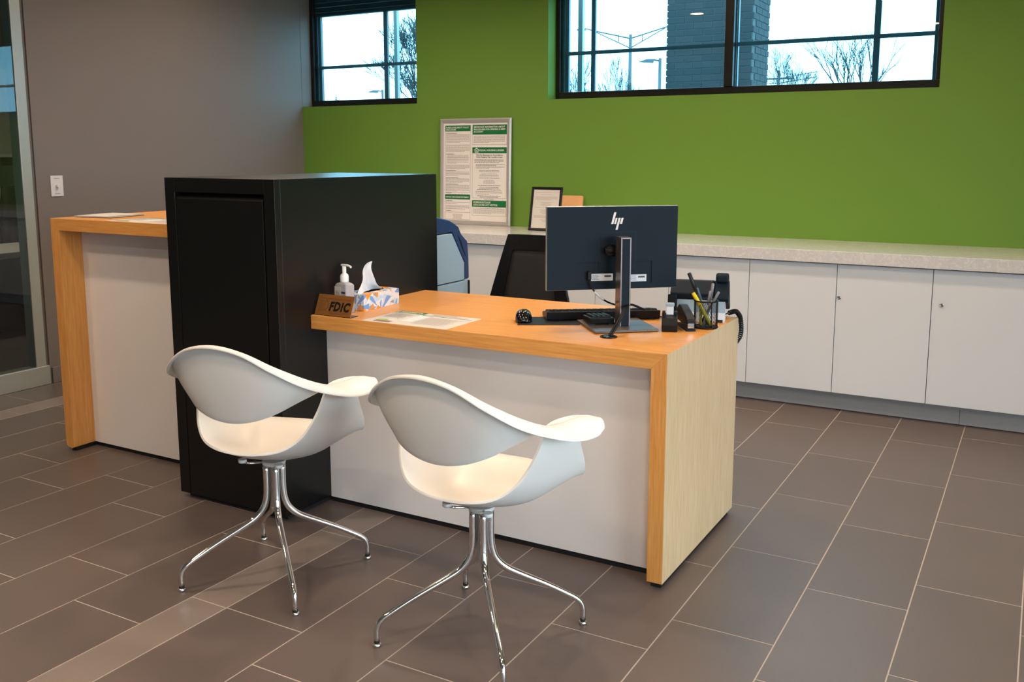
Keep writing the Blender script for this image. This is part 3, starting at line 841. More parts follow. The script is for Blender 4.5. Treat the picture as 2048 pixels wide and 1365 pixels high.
# equal housing house mark
hxm, hzm, hs = 0.522*PW, PH*(1 - 0.318), 0.034
def hp(a, b_): return (hxm + a*hs, Y2, hzm + b_*hs)
tx.add([hp(-.55, .62), hp(0, 1.0), hp(.55, .62), hp(.55, .45), hp(0, .80), hp(-.55, .45)], [(0, 1, 4, 5), (1, 2, 3, 4)])
tx.add([hp(-.45, 0), hp(-.30, 0), hp(-.30, .55), hp(-.45, .55)], [(0, 1, 2, 3)])
tx.add([hp(.30, 0), hp(.45, 0), hp(.45, .55), hp(.30, .55)], [(0, 1, 2, 3)])
tx.add([hp(-.45, 0), hp(.45, 0), hp(.45, .14), hp(-.45, .14)], [(0, 1, 2, 3)])
tx.add([hp(-.14, .24), hp(.14, .24), hp(.14, .33), hp(-.14, .33)], [(0, 1, 2, 3)])
tx.add([hp(-.14, .40), hp(.14, .40), hp(.14, .49), hp(-.14, .49)], [(0, 1, 2, 3)])
put(bold, 'We Do Business in Accordance', 0.0172, 0.70, 0.349, YS, 'CENTER', 0.0003)
put(bold, 'With Federal Fair Lending Laws', 0.0172, 0.70, 0.368, YS, 'CENTER', 0.0003)
v = 0.135
rect(bold, 0.084, 0.24, v, v + 0.004, YS); v = para(ln, 0.084, 0.424, v + 0.012, 8)
v = para(ln, 0.084, 0.424, v + 0.014, 7)
rect(bold, 0.084, 0.20, v + 0.012, v + 0.016, YS); v = para(ln, 0.095, 0.41, v + 0.024, 8, last=0.3)
v = para(ln, 0.084, 0.424, v + 0.010, 4)
rect(bold, 0.084, 0.23, v + 0.010, v + 0.014, YS); v = para(ln, 0.084, 0.424, v + 0.022, 4)
rect(bold, 0.084, 0.26, v + 0.010, v + 0.014, YS); v = para(ln, 0.084, 0.424, v + 0.022, 4)
rect(bold, 0.084, 0.26, v + 0.010, v + 0.014, YS); v = para(ln, 0.084, 0.424, v + 0.022, 6)
rect(bold, 0.084, 0.17, v + 0.008, v + 0.012, YS); v = para(ln, 0.084, 0.424, v + 0.020, 2)
para(ln, 0.480, 0.915, 0.164, 7, 0.0098)
v = para(bold, 0.492, 0.90, 0.384, 3, 0.012, h=0.0042, last=0.6)
v = para(bold, 0.512, 0.91, v + 0.004, 2, 0.0115, h=0.0040); v = para(bold, 0.512, 0.91, v + 0.003, 2, 0.0115, h=0.0040)
v = para(bold, 0.53, 0.87, v + 0.010, 2, 0.0115, True, 0.0038, 0.75)
v = para(ln, 0.56, 0.84, v + 0.008, 3, 0.0105, True, 0.0036, 0.6)
v = para(bold, 0.55, 0.85, v + 0.008, 1, 0.0105, True, 0.0038, 0.9)
v = para(ln, 0.61, 0.79, v + 0.010, 4, 0.0098, True, 0.0032, 0.6)
v = para(bold, 0.53, 0.87, v + 0.010, 1, 0.0105, True, 0.0038, 0.9)
v = para(bold, 0.51, 0.89, v + 0.006, 3, 0.0115, True, 0.0038, 0.7)
v = para(ln, 0.51, 0.88, v + 0.006, 3, 0.0115, h=0.0038, last=0.5)
v = para(bold, 0.53, 0.87, v + 0.006, 2, 0.0115, True, 0.0038, 0.7)
para(ln, 0.61, 0.79, v + 0.006, 3, 0.0098, True, 0.0032, 0.6)
rect(bold, 0.084, 0.18, 0.775, 0.779, YS); v = para(ln, 0.084, 0.424, 0.788, 2)
v = para(ln, 0.084, 0.424, v + 0.010, 4)
rect(bold, 0.084, 0.16, v + 0.008, v + 0.012, YS); v = para(ln, 0.084, 0.424, v + 0.022, 1, last=0.95)
para(ln, 0.18, 0.33, v + 0.010, 5, 0.0098, True, 0.0034, 0.6)
para(ln, 0.480, 0.92, 0.838, 6, 0.0098)
tx.build('house_mark', M['print_white'], bars[2])
for mb_, n_, k_ in ((ln, 'small_print', 'print_grey'), (bold, 'bold_print', 'print_dark'), (bx, 'rule_lines', 'print_line')): mb_.build(n_, M[k_], sheet)['kind'] = 'stuff'

# small black framed notice on its easel back, and a tan board behind it
t = thing('framed_notice', 'small black framed notice standing on the worktop beside the monitor', 'picture frame', (-2.045, 2.842, KH))
t.rotation_euler = (math.radians(-11), 0, 0)
fr = MB(); ring(fr, 0, 0.232, 0, 0.296, 0.018, -0.012, 0.0); fr.build('frame', M['black_plastic'], t)
sh = MB().box(0.016, 0.216, -0.004, -0.001, 0.016, 0.280).build('sheet', M['paper'], t)
ln = MB(); PWs, PHs = PW, PH
PW, PH = 0.232, 0.296
rnd = random.Random(9)
v = para(ln, 0.14, 0.86, 0.12, 1, 0.02, h=0.006, last=0.95); v = para(ln, 0.3, 0.7, v + 0.03, 1, 0.02, True, 0.005, 0.8)
v = para(ln, 0.14, 0.86, v + 0.03, 4, 0.022, h=0.006); v = para(ln, 0.3, 0.7, v + 0.04, 4, 0.022, True, 0.006, 0.5)
v = para(ln, 0.14, 0.86, v + 0.03, 1, 0.02, h=0.006, last=0.95); v = para(ln, 0.3, 0.7, v + 0.03, 5, 0.022, True, 0.006, 0.4)
v = para(ln, 0.14, 0.86, v + 0.03, 3, 0.02, h=0.006); v = para(ln, 0.35, 0.7, v + 0.03, 3, 0.022, True, 0.006, 0.5)
ln.build('small_print', M['print_grey'], sh)['kind'] = 'stuff'
PW, PH = PWs, PHs
MB().prism([(0.001, 0.03), (0.001, 0.2), (0.085, 0.018), (0.078, 0.016)], 'x', 0.10, 0.13).build('easel_strut', M['black_plastic'], t)
t = thing('tan_board', 'tan board leaning on the green wall behind the framed notice', 'board', (-1.865, 3.045, KH))
t.rotation_euler = (math.radians(-9), 0, 0)
MB().prism([(-0.115, 0), (0.115, 0), (0.115, 0.225), (0.108, 0.232), (-0.108, 0.232), (-0.115, 0.225)], 'y', -0.006, 0.006).build('board', M['tan_board'], t, bevel=0.001)

# ------------------------------------------------------------------ monitor
t = thing('monitor', 'flat dark monitor seen from behind on a silver stand, with hp logo', 'monitor', (-0.321, 0.350, DESK_H), math.radians(41))
bp = MB().box(-0.116, 0.116, -0.1185, 0.1185, 0.002, 0.010).build('base_plate', M['gunmetal'], t, bevel=0.0015)
sc_ = MB()
cx0, cx1, cyA, cyB, ct = -0.004, 0.034, -0.046, 0.012, 0.326
sc_.box(cx0, cx0 + 0.005, cyA, cyB, 0.010, ct); sc_.box(cx1 - 0.005, cx1, cyA, cyB, 0.010, ct)
sc_.box(cx0 + 0.005, cx1 - 0.005, cyA, cyB, ct - 0.005, ct); sc_.box(cx0 + 0.005, cx1 - 0.005, cyB - 0.006, cyB, 0.010, ct - 0.005)
st_ = sc_.build('stand_column', M['stand_metal'], t, bevel=0.0006)
box_part('column_inlay', M['navy_plastic'], st_, (cx0 + 0.005, cx1 - 0.005, cyA + 0.002, cyB - 0.006, 0.012, ct - 0.005))
PY = 0.055
z0, z1 = 0.131, 0.429
ps = MB()
ps.box(-0.245, 0.243, PY, PY + 0.004, z0 + 0.10, z1)
ps.box(-0.245, -0.135, PY, PY + 0.004, z0, z0 + 0.10); ps.box(0.147, 0.243, PY, PY + 0.004, z0, z0 + 0.10)
ps.box(-0.245, 0.243, PY + 0.004, PY + 0.006, z0, z1)
# lower connector bay, slightly recessed with its lower lip
ps.box(-0.135, 0.147, PY, PY + 0.004, z0, z0 + 0.018)
pn = ps.build('back_panel', M['navy_plastic'], t)
MB().box(-0.247, 0.245, PY + 0.006, PY + 0.021, z0 - 0.002, z1 + 0.002).build('bezel', M['alu'], t, bevel=0.002)
box_part('connector_bay', M['navy_plastic'], pn, (-0.135, 0.147, PY + 0.0028, PY + 0.0045, z0 + 0.018, z0 + 0.095))
cv = MB()
ca, cb, cc, cd = -0.052, 0.082, z1 - 0.093, z1 - 0.235
cv.box(ca, cb, PY - 0.0012, PY + 0.001, cd, cc)
cv.build('mount_cover', M['navy_plastic'], pn, bevel=0.0008)
gr = MB()
for (a, b_, c, d) in ((ca - 0.002, ca, cd, cc), (cb, cb + 0.002, cd, cc), (ca - 0.002, cb + 0.002, cc, cc + 0.002)): gr.box(a, b_, PY - 0.0004, PY + 0.001, c, d)
gr.build('cover_groove', M['black_plastic'], pn)
MB().tube([(-0.020, PY - 0.001, z1 - 0.156), (-0.020, PY - 0.028, z1 - 0.156)], 0.017, 16).tube([(-0.040, PY - 0.022, z1 - 0.156), (0.012, PY - 0.022, z1 - 0.156)], 0.012, 14).box(-0.006, 0.030, cyB - 0.001, PY - 0.001, z1 - 0.176, z1 - 0.136).build('hinge', M['black_plastic'], t)
lg = MB()
SL = 0.26
def slant(xt, zt, zb, w):   # bar from top (xt,zt) down to zb
    xb = xt - SL*(zt - zb)
    lg.prism([(xt, zt), (xt + w, zt), (xb + w, zb), (xb, zb)], 'y', PY - 0.0012, PY)
s = 0.001094   # metres per measured unit of 1/10 px
lx, lz = -0.0085, z1 - 0.0205
slant(lx + 0.0095, lz, lz - 0.0417, 0.0080)
slant(lx + 0.0155, lz - 0.0203, lz - 0.0417, 0.0066)
slant(lx + 0.0262, lz - 0.0203, lz - 0.0625, 0.0076)
slant(lx + 0.0372, lz - 0.0203, lz - 0.0417, 0.0076)
lg.build('logo', M['print_white'], pn)
for (a, b_, c, d) in ((-0.082, 0.0, z0 + 0.030, z0 + 0.056), (0.062, 0.128, z0 + 0.024, z0 + 0.050)):
    lb = box_part('rating_label', M['label_white'], pn, (a, b_, PY + 0.0018, PY + 0.0029, c, d))
    pr = MB()
    for k in range(4):
        zz = c + 0.005 + k*0.005
        pr.box(a + 0.004, a + 0.03 - 0.004*(k % 2), PY + 0.0015, PY + 0.002, zz, zz + 0.0013)
    pr.box(b_ - 0.032, b_ - 0.006, PY + 0.0015, PY + 0.002, d - 0.012, d - 0.006)
    pr.build('label_print', M['print_dark'], lb)
plug = MB().box(-0.098, -0.084, PY - 0.012, PY + 0.004, z0 + 0.036, z0 + 0.066).build('plug', M['black_plastic'], t, bevel=0.002)
cabl = catmull([(-0.091, PY - 0.008, z0 + 0.036), (-0.084, PY - 0.013, z0 + 0.010), (-0.060, PY - 0.014, z0 - 0.020), (-0.025, PY - 0.01, z0 - 0.045), (0.012, PY + 0.0, z0 - 0.06), (0.04, PY + 0.02, z0 - 0.075)], 6)
cb_ = MB().tube(cabl, 0.0032, 8).build('video_cable', M['black_plastic'], t)
MB().tube(cabl[9:17], 0.0044, 8).build('cable_label', M['label_white'], cb_)

# cable through the stand down to the desk grommet
t = thing('cable_grommet', 'black round desk grommet with cables rising to the monitor stand', 'grommet', (-0.270, 0.162, DESK_H))
MB().lathe([(0.030, 0), (0.030, 0.003), (0.026, 0.005), (0.012, 0.006)], n=28).build('cover', M['black_gloss'], t)
for dx, w in ((0.0, 0.0042), (0.008, 0.0036)):
    a = [(0.0 + dx, 0.0, 0.004), (0.008 + dx, 0.012, 0.022), (0.013 + dx, 0.045, 0.048), (0.008 + dx*0.6, 0.10, 0.072), (-0.004 + dx*0.6, 0.165, 0.084), (0.002, 0.205, 0.082), (0.03, 0.25, 0.060)]
    MB().tube(catmull(a, 6), w, 8).build('cable', M['black_plastic'], t)

# ------------------------------------------------------------------ mouse pad, mouse, keyboards
t = thing('mouse_pad', 'dark grey mouse pad under the black mouse', 'mouse pad', (-0.585, 0.325, DESK_H), math.radians(29.5))
box_part('pad', M['black_plastic'], t, (-0.115, 0.112, -0.075, 0.085, 0, 0.003), 0.001)
t = thing('computer_mouse', 'glossy black computer mouse on the pad', 'mouse', (-0.668, 0.285, DESK_H + 0.003), math.radians(29.5))
prof = []
rows = []
for i in range(9):
    v = i / 8
    y = -0.05 + 0.10*v
    w = 0.032*(1 - 0.35*abs(2*v - 1)**3); h = 0.040*(1 - 0.9*(2*v - 0.9)**4*0.5) * (1 if 0 < i < 8 else 0.55)
    rows.append([Vector((w*math.cos(PI*j/10)*(1 if i not in (0, 8) else 0.7), y, 0.002 + h*math.sin(PI*j/10)**0.7)) for j in range(11)])
cap = lambda r_, y_: [Vector((p.x*0.75, y_, 0.002 + (p.z - 0.002)*0.18)) for p in r_]
rows = [cap(rows[0], -0.053)] + rows + [cap(rows[-1], 0.053)]
MB().grid(rows).build('shell', M['black_gloss'], t, solid=0.002, subs=1)
MB().box(-0.024, 0.024, -0.047, 0.047, 0, 0.010).build('base', M['black_gloss'], t, bevel=0.004)
MB().lathe([(0.004, -0.004), (0.008, -0.003), (0.008, 0.003), (0.004, 0.004)], n=14, m=Matrix.Translation((0, 0.026, 0.031)) @ Matrix.Rotation(PI/2, 4, 'Y')).build('scroll_wheel', M['rubber'], t)

def keyboard(name, label, cat, loc, rz, w, d, nx, ny, hb, hf):
    t = thing(name, label, cat, loc, rz)
    # user side at +y (low), back edge at -y (raised)
    MB().prism([(-d/2, 0.004), (-d/2 - 0.004, hb), (d/2, hf), (d/2, 0.002)], 'x', -w/2, w/2).build('case', M['black_plastic'], t, bevel=0.003)
    kw, kd = (w - 0.016) / nx, (d - 0.022) / ny
    kb = MB()
    kme = MB().add([(-kw*.46, -kd*.44, 0), (kw*.46, -kd*.44, 0), (kw*.46, kd*.44, 0), (-kw*.46, kd*.44, 0), (-kw*.34, -kd*.32, .007), (kw*.34, -kd*.32, .007), (kw*.34, kd*.32, .007), (-kw*.34, kd*.32, .007)],
                   [(4, 5, 6, 7), (0, 1, 5, 4), (1, 2, 6, 5), (2, 3, 7, 6), (3, 0, 4, 7)]).mesh('key')
    kme.materials.append(M['black_plastic'])
    sl = math.atan2(hf - hb, d + 0.004)
    for i in range(nx):
        for j in range(ny):
            o = bpy.data.objects.new('key', kme); COL.objects.link(o); o.parent = t
            y = -d/2 + 0.010 + kd*(j + 0.5)
            o.location = (-w/2 + 0.008 + kw*(i + 0.5), y, hb + (hf - hb)*(y + d/2 + 0.004)/(d + 0.004))
            o.rotation_euler = (sl, 0, 0)
    for s_ in (-1, 1):
        MB().box(s_*w*0.42 - 0.012, s_*w*0.42 + 0.012, -d/2 + 0.004, -d/2 + 0.018, 0.0, 0.006).build('foot', M['rubber'], t)
    return t
keyboard('keyboard', 'long black keyboard behind the monitor stand', 'keyboard', (-0.455, 0.505, DESK_H), math.radians(35), 0.43, 0.135, 16, 6, 0.036, 0.016)
keyboard('number_pad', 'small black keypad standing on the silver monitor base', 'keypad', (-0.395, 0.350, DESK_H + 0.0105), math.radians(41), 0.088, 0.11, 4, 5, 0.026, 0.020)
tag(MB().tube(catmull([(-0.285, 0.605, DESK_H + 0.006), (-0.235, 0.60, DESK_H + 0.004), (-0.20, 0.575, DESK_H + 0.004), (-0.175, 0.545, DESK_H + 0.004)], 6), 0.0028, 8).build('keyboard_cable', M['black_plastic']), 'thin black cable at the right end of the keyboard', 'cable')

# ------------------------------------------------------------------ desk phone
t = thing('desk_phone', 'black desk phone seen from behind with a pale grey stand', 'phone', (-0.125, 0.655, DESK_H), math.radians(14))
# grey-white wedge foot seen from behind
MB().prism([(-0.062, 0.0), (0.03, 0.0), (0.03, 0.04), (-0.030, 0.078)], 'x', -0.072, 0.104).build('stand', M['label_white'], t, bevel=0.002)
MB().prism([(-0.0495, 0.034), (-0.0435, 0.034), (-0.031, 0.078), (-0.035, 0.078)], 'x', -0.0735, 0.1045).build('stand_panel', M['steel_blue'], t)
MB().box(0.075, 0.098, -0.066, -0.05, 0.001, 0.010).build('foot', M['rubber'], t)
MB().prism([(-0.034, 0.076), (-0.050, 0.10), (0.0, 0.148), (0.012, 0.148), (0.085, 0.075), (0.14, 0.022), (0.14, 0.005), (0.03, 0.03)], 'x', -0.098, 0.062).build('body', M['navy_plastic'], t, bevel=0.006, seg=3)
MB().prism([(-0.034, 0.070), (-0.044, 0.085), (0.0, 0.150), (0.012, 0.148), (0.085, 0.075), (0.13, 0.020)], 'x', 0.062, 0.116).build('cradle', M['navy_plastic'], t, bevel=0.006, seg=3)
hs = MB()
hs.prism([(-0.020, 0.142), (-0.018, 0.166), (-0.006, 0.176), (0.012, 0.176), (0.055, 0.140), (0.118, 0.082), (0.130, 0.060), (0.126, 0.040), (0.105, 0.052), (0.050, 0.112), (0.010, 0.146)], 'x', 0.066, 0.113)
hs.build('handset', M['navy_plastic'], t, bevel=0.008, seg=3)
# side leg of the dark housing reaching the desk
MB().prism([(-0.058, 0.0), (-0.036, 0.0), (-0.004, 0.075), (-0.048, 0.098)], 'x', -0.106, -0.072).build('side_cheek', M['black_plastic'], t, bevel=0.003)
# curly cord over the desk edge
axis_pts = catmull([(-0.018, 0.700, DESK_H + 0.024), (0.000, 0.722, DESK_H + 0.029), (0.004, 0.748, DESK_H + 0.018), (0.006, 0.775, DESK_H - 0.004), (0.007, 0.788, DESK_H - 0.040), (0.004, 0.792, DESK_H - 0.075), (-0.012, 0.79, DESK_H - 0.105)], 40)
hel = []
for i, p in enumerate(axis_pts):
    tt = (axis_pts[min(i+1, len(axis_pts)-1)] - axis_pts[max(i-1, 0)]).normalized()
    a = tt.cross(Vector((0.3, 0.1, 1)).normalized()).normalized(); c = tt.cross(a)
    ang = i * 2*PI / 8
    hel.append(p + (a*math.cos(ang) + c*math.sin(ang)) * 0.0075)
t2 = thing('phone_cord', 'curly black phone cord hanging over the back edge of the desk', 'cord', (0, 0, 0))
MB().tube(hel, 0.0026, 6).build('coil', M['black_plastic'], t2)
MB().tube(catmull([(-0.045, 0.672, DESK_H + 0.016), (-0.030, 0.688, DESK_H + 0.018), (-0.018, 0.700, DESK_H + 0.026)], 6), 0.0022, 8).build('lead', M['black_plastic'], t2)

# ------------------------------------------------------------------ pen cup with pens
CUP = (-0.040, 0.497)
t = thing('pen_cup', 'black wire mesh pen cup on the right end of the desk', 'cup', (CUP[0], CUP[1], DESK_H))
R, H = 0.042, 0.098
MB().lathe([(R, 0), (R, 0.004), (R - 0.004, 0.0045)], n=32).build('bottom', M['black_plastic'], t)
def torus(z, R_, r_): return MB().tube([(R_*math.cos(2*PI*k/32), R_*math.sin(2*PI*k/32), z) for k in range(33)], r_, 8, cap=False)
torus(H, R, 0.0028).build('rim', M['black_plastic'], t)
torus(0.004, R, 0.0024).build('base_ring', M['black_plastic'], t)
for k in range(4):
    a = PI/4 + k*PI/2
    MB().tube([(R*math.cos(a), R*math.sin(a), 0.003), (R*math.cos(a), R*math.sin(a), H)], 0.0022, 6).build('upright', M['black_plastic'], t)
ms = MB()
N = 40
for k in range(N):
    a = 2*PI*k/N
    for sg in (1, -1):
        pts = [(R*math.cos(a + sg*s_*0.9/6), R*math.sin(a + sg*s_*0.9/6), 0.005 + (H - 0.006)*s_/6) for s_ in range(7)]
        ms.tube(pts, 0.00045, 3, cap=False)
ms.build('wire_mesh', M['black_plastic'], t)['kind'] = 'stuff'

M['pen_yellow'] = simple('yellow_highlighter', srgb(236, 205, 20), 0.4, noise=0.02)
M['pen_olive'] = simple('olive_pen_barrel', srgb(150, 150, 40), 0.4, noise=0.02)
M['pen_grey'] = simple('grey_pen_barrel', srgb(132, 132, 134), 0.35, noise=0.02)
M['pen_black'] = simple('black_pen_barrel', srgb(28, 30, 34), 0.4, noise=0.02)
M['pen_blue'] = simple('slate_blue_pen', srgb(76, 96, 120), 0.35, noise=0.02)
def pen(name, label, base, tip, r, mat, capm, capfrac, chisel=False):
    t = thing(name, label, 'pen', (CUP[0], CUP[1], DESK_H), 0, 'pens in the mesh cup')
    b, e = Vector(base), Vector(tip)
    d = e - b
    MB().tube([b + d*0.03, b + d*(1 - capfrac)], r, 10).build('barrel', mat, t)
    MB().tube([b, b + d*0.03], [r*0.35, r*0.9], 10).build('nib', M['pen_black'], t)
    MB().tube([b + d*(1 - capfrac), b + d*0.985, b + d], [r*1.12, r*1.12, r*0.7], 10).build('cap', capm, t)
    return t
pen('marker_pen', 'long black marker leaning left in the mesh cup', (0.010, 0.012, 0.006), (-0.062, -0.016, 0.196), 0.0062, M['pen_black'], M['pen_black'], 0.4)
pen('ballpoint_pen', 'slate blue pen leaning left in the mesh cup', (0.016, 0.004, 0.006), (-0.034, -0.006, 0.142), 0.0042, M['pen_blue'], M['pen_blue'], 0.3)
pen('highlighter', 'bright yellow highlighter in the mesh cup', (0.026, -0.010, 0.006), (-0.046, -0.010, 0.124), 0.0070, M['pen_olive'], M['pen_yellow'], 0.36)
pen('ballpoint_pen', 'tall grey pen standing upright in the mesh cup', (-0.004, 0.010, 0.006), (0.017, 0.020, 0.158), 0.0050, M['pen_grey'], M['pen_grey'], 0.4)
pen('ballpoint_pen', 'short pale grey pen left of the upright grey pen', (-0.004, -0.014, 0.006), (0.010, 0.014, 0.132), 0.0042, M['pen_grey'], M['pen_grey'], 0.4)
pen('ballpoint_pen', 'grey pen leaning right in the mesh cup', (-0.020, -0.008, 0.006), (0.044, 0.004, 0.132), 0.0042, M['pen_black'], M['pen_grey'], 0.42)
pen('felt_pen', 'olive barrelled pen leaning across the inside of the cup', (-0.012, -0.016, 0.006), (-0.028, 0.020, 0.095), 0.0050, M['pen_olive'], M['pen_black'], 0.2)

# ------------------------------------------------------------------ stapler and small holder
t = thing('stapler', 'black desk stapler with a chrome mouth beside the pen cup', 'stapler', (-0.098, 0.452, DESK_H), math.radians(35))
# nose towards -y (camera)
MB().prism([(-0.068, 0.0), (0.07, 0.0), (0.07, 0.010), (-0.060, 0.010), (-0.068, 0.006)], 'x', -0.017, 0.017).build('base', M['navy_plastic'], t, bevel=0.002)
MB().prism([(-0.062, 0.012), (0.065, 0.020), (0.068, 0.036), (-0.058, 0.030)], 'x', -0.011, 0.011).build('magazine', M['black_plastic'], t, bevel=0.001)
MB().prism([(-0.066, 0.026), (0.066, 0.020), (0.074, 0.062), (0.045, 0.080), (0.030, 0.079), (-0.050, 0.052), (-0.066, 0.042)], 'x', -0.016, 0.016).build('top_arm', M['black_plastic'], t, bevel=0.004, seg=3)
MB().box(-0.012, 0.012, -0.0665, -0.060, 0.010, 0.030).build('anvil_guard', M['chrome'], t, bevel=0.002)
t = thing('insert_holder', 'small black holder with a pale grey insert beside the stapler', 'holder', (-0.133, 0.380, DESK_H), math.radians(20))
MB().prism([(-0.034, 0.0), (0.046, 0.0), (0.046, 0.050), (0.028, 0.058), (-0.018, 0.046), (-0.038, 0.026)], 'x', -0.0275, 0.0275).build('body', M['black_plastic'], t, bevel=0.003)
MB().box(-0.013, 0.013, 0.014, 0.036, 0.05, 0.092).build('insert', M['label_white'], t, bevel=0.002)
MB().box(-0.0155, 0.0155, 0.011, 0.039, 0.084, 0.094).build('insert_cap', M['steel_blue'], t, bevel=0.002)
for sg in (-1, 1):
    MB().box(sg*0.021 - 0.0055, sg*0.021 + 0.0055, 0.012, 0.044, 0.045, 0.064).build('cheek', M['black_plastic'], t, bevel=0.002)

# ------------------------------------------------------------------ sign, sanitiser, tissues, papers
t = thing('fdic_sign', 'bronze FDIC desk sign at the left end of the desk', 'sign', (-1.356, 0.014, DESK_H))
th = math.radians(23)
Ls = 0.083
mt = Matrix.Translation((0, 0.0, 0.002)) @ Matrix.Rotation(-th, 4, 'X')
pl = MB().box(-0.0885, 0.0885, 0.0, 0.003, 0.0, Ls, m=mt).build('plate', M['bronze'], t, bevel=0.001)
MB().box(-0.0885, 0.0885, 0.0, 0.048, 0.0, 0.002).build('foot', M['black_gloss'], t)
tm = MB()
vv, ff = text_geo('FDIC', 0.045, 'LEFT', 0.0024, 0.12, 1.16)
tm.add([mt @ Vector((-0.024 + p[0]*0.90, -0.0006, 0.021 + p[1]*1.06)) for p in vv], ff)
tm.build('lettering', M['sign_black'], pl)
eg = MB()
def er(x0, x1, z0, z1):
    eg.add([mt @ Vector(p) for p in ((x0, -0.0005, z0), (x1, -0.0005, z0), (x1, -0.0005, z1), (x0, -0.0005, z1))], [(0, 1, 2, 3)])
er(-0.075, 0.074, 0.066, 0.068); er(-0.035, 0.074, 0.0615, 0.0625); er(-0.02, 0.074, 0.009, 0.0105); er(-0.035, 0.074, 0.014, 0.0148)
for k in range(9): er(-0.076, -0.048 + 0.004*(k % 3), 0.016 + k*0.005, 0.0172 + k*0.005)
for k in range(14):
    a = -1.2 + 2.4*k/13
    cx_, cz_ = -0.052 + 0.022*math.cos(a), 0.040 + 0.022*math.sin(a)
    er(cx_ - 0.0012, cx_ + 0.0012, cz_ - 0.0022, cz_ + 0.0022)
eg.build('engraving', M['engrave'], pl)

t = thing('sanitizer_bottle', 'clear pump bottle of hand sanitizer beside the tissue box', 'bottle', (-1.372, 0.112, DESK_H), math.radians(-12))
m_, nt_, b_ = new_mat('clear_gel_bottle')
b_.inputs['Base Color'].default_value = srgb(214, 208, 214); b_.inputs['Roughness'].default_value = 0.15
b_.inputs['Transmission Weight'].default_value = 0.45; b_.inputs['IOR'].default_value = 1.2
M['gel'] = m_
def rrect(hx_, hy_, r_, z_):
    out = []
    for q, (sx_, sy_) in enumerate(((1, 1), (-1, 1), (-1, -1), (1, -1))):
        for k in range(4):
            a = PI/2*q + PI/2*k/3
            out.append(Vector((sx_*(hx_ - r_) + r_*math.cos(a), sy_*(hy_ - r_) + r_*math.sin(a), z_)))
    return out
rows = [rrect(0.034, 0.021, 0.008, 0.0), rrect(0.035, 0.022, 0.008, 0.004), rrect(0.035, 0.022, 0.006, 0.108), rrect(0.032, 0.020, 0.008, 0.114), rrect(0.018, 0.015, 0.010, 0.120), rrect(0.013, 0.013, 0.012, 0.123)]
bt = MB().grid(rows, closed_u=True)
bt.f.append(tuple(range(16))); bt.s.append(False)
body = bt.build('body', M['gel'], t)
MB().box(-0.0345, 0.006, -0.0226, -0.0221, 0.010, 0.104).build('front_label', M['paper'], body)
pr = MB()
for k in range(12): pr.box(-0.029, -0.004 - 0.004*(k % 3), -0.0230, -0.0227, 0.024 + k*0.0055, 0.0258 + k*0.0055)
pr.build('label_print', M['print_grey'], body)
MB().box(0.006, 0.034, -0.0226, -0.0222, 0.052, 0.060).box(0.006, 0.030, -0.0226, -0.0222, 0.078, 0.086).box(0.010, 0.030, -0.0226, -0.0222, 0.036, 0.039).build('side_print', M['print_dark'], body)
MB().lathe([(0.0155, 0.121), (0.0165, 0.124), (0.0165, 0.143), (0.0145, 0.150), (0.0095, 0.154), (0.0075, 0.156), (0.0075, 0.183)], n=20).build('pump_collar', M['pump_white'], t)
MB().tube(catmull([(-0.016, 0, 0.186), (0.0, 0, 0.187), (0.02, 0, 0.187), (0.034, 0, 0.185), (0.042, 0, 0.181)], 4), [0.0045]*9 + [0.0042]*8, 10).build('pump_spout', M['pump_white'], t)
MB().tube([(0, 0, 0.01), (0, 0, 0.121)], 0.003, 8).build('dip_tube', M['pump_white'], t)

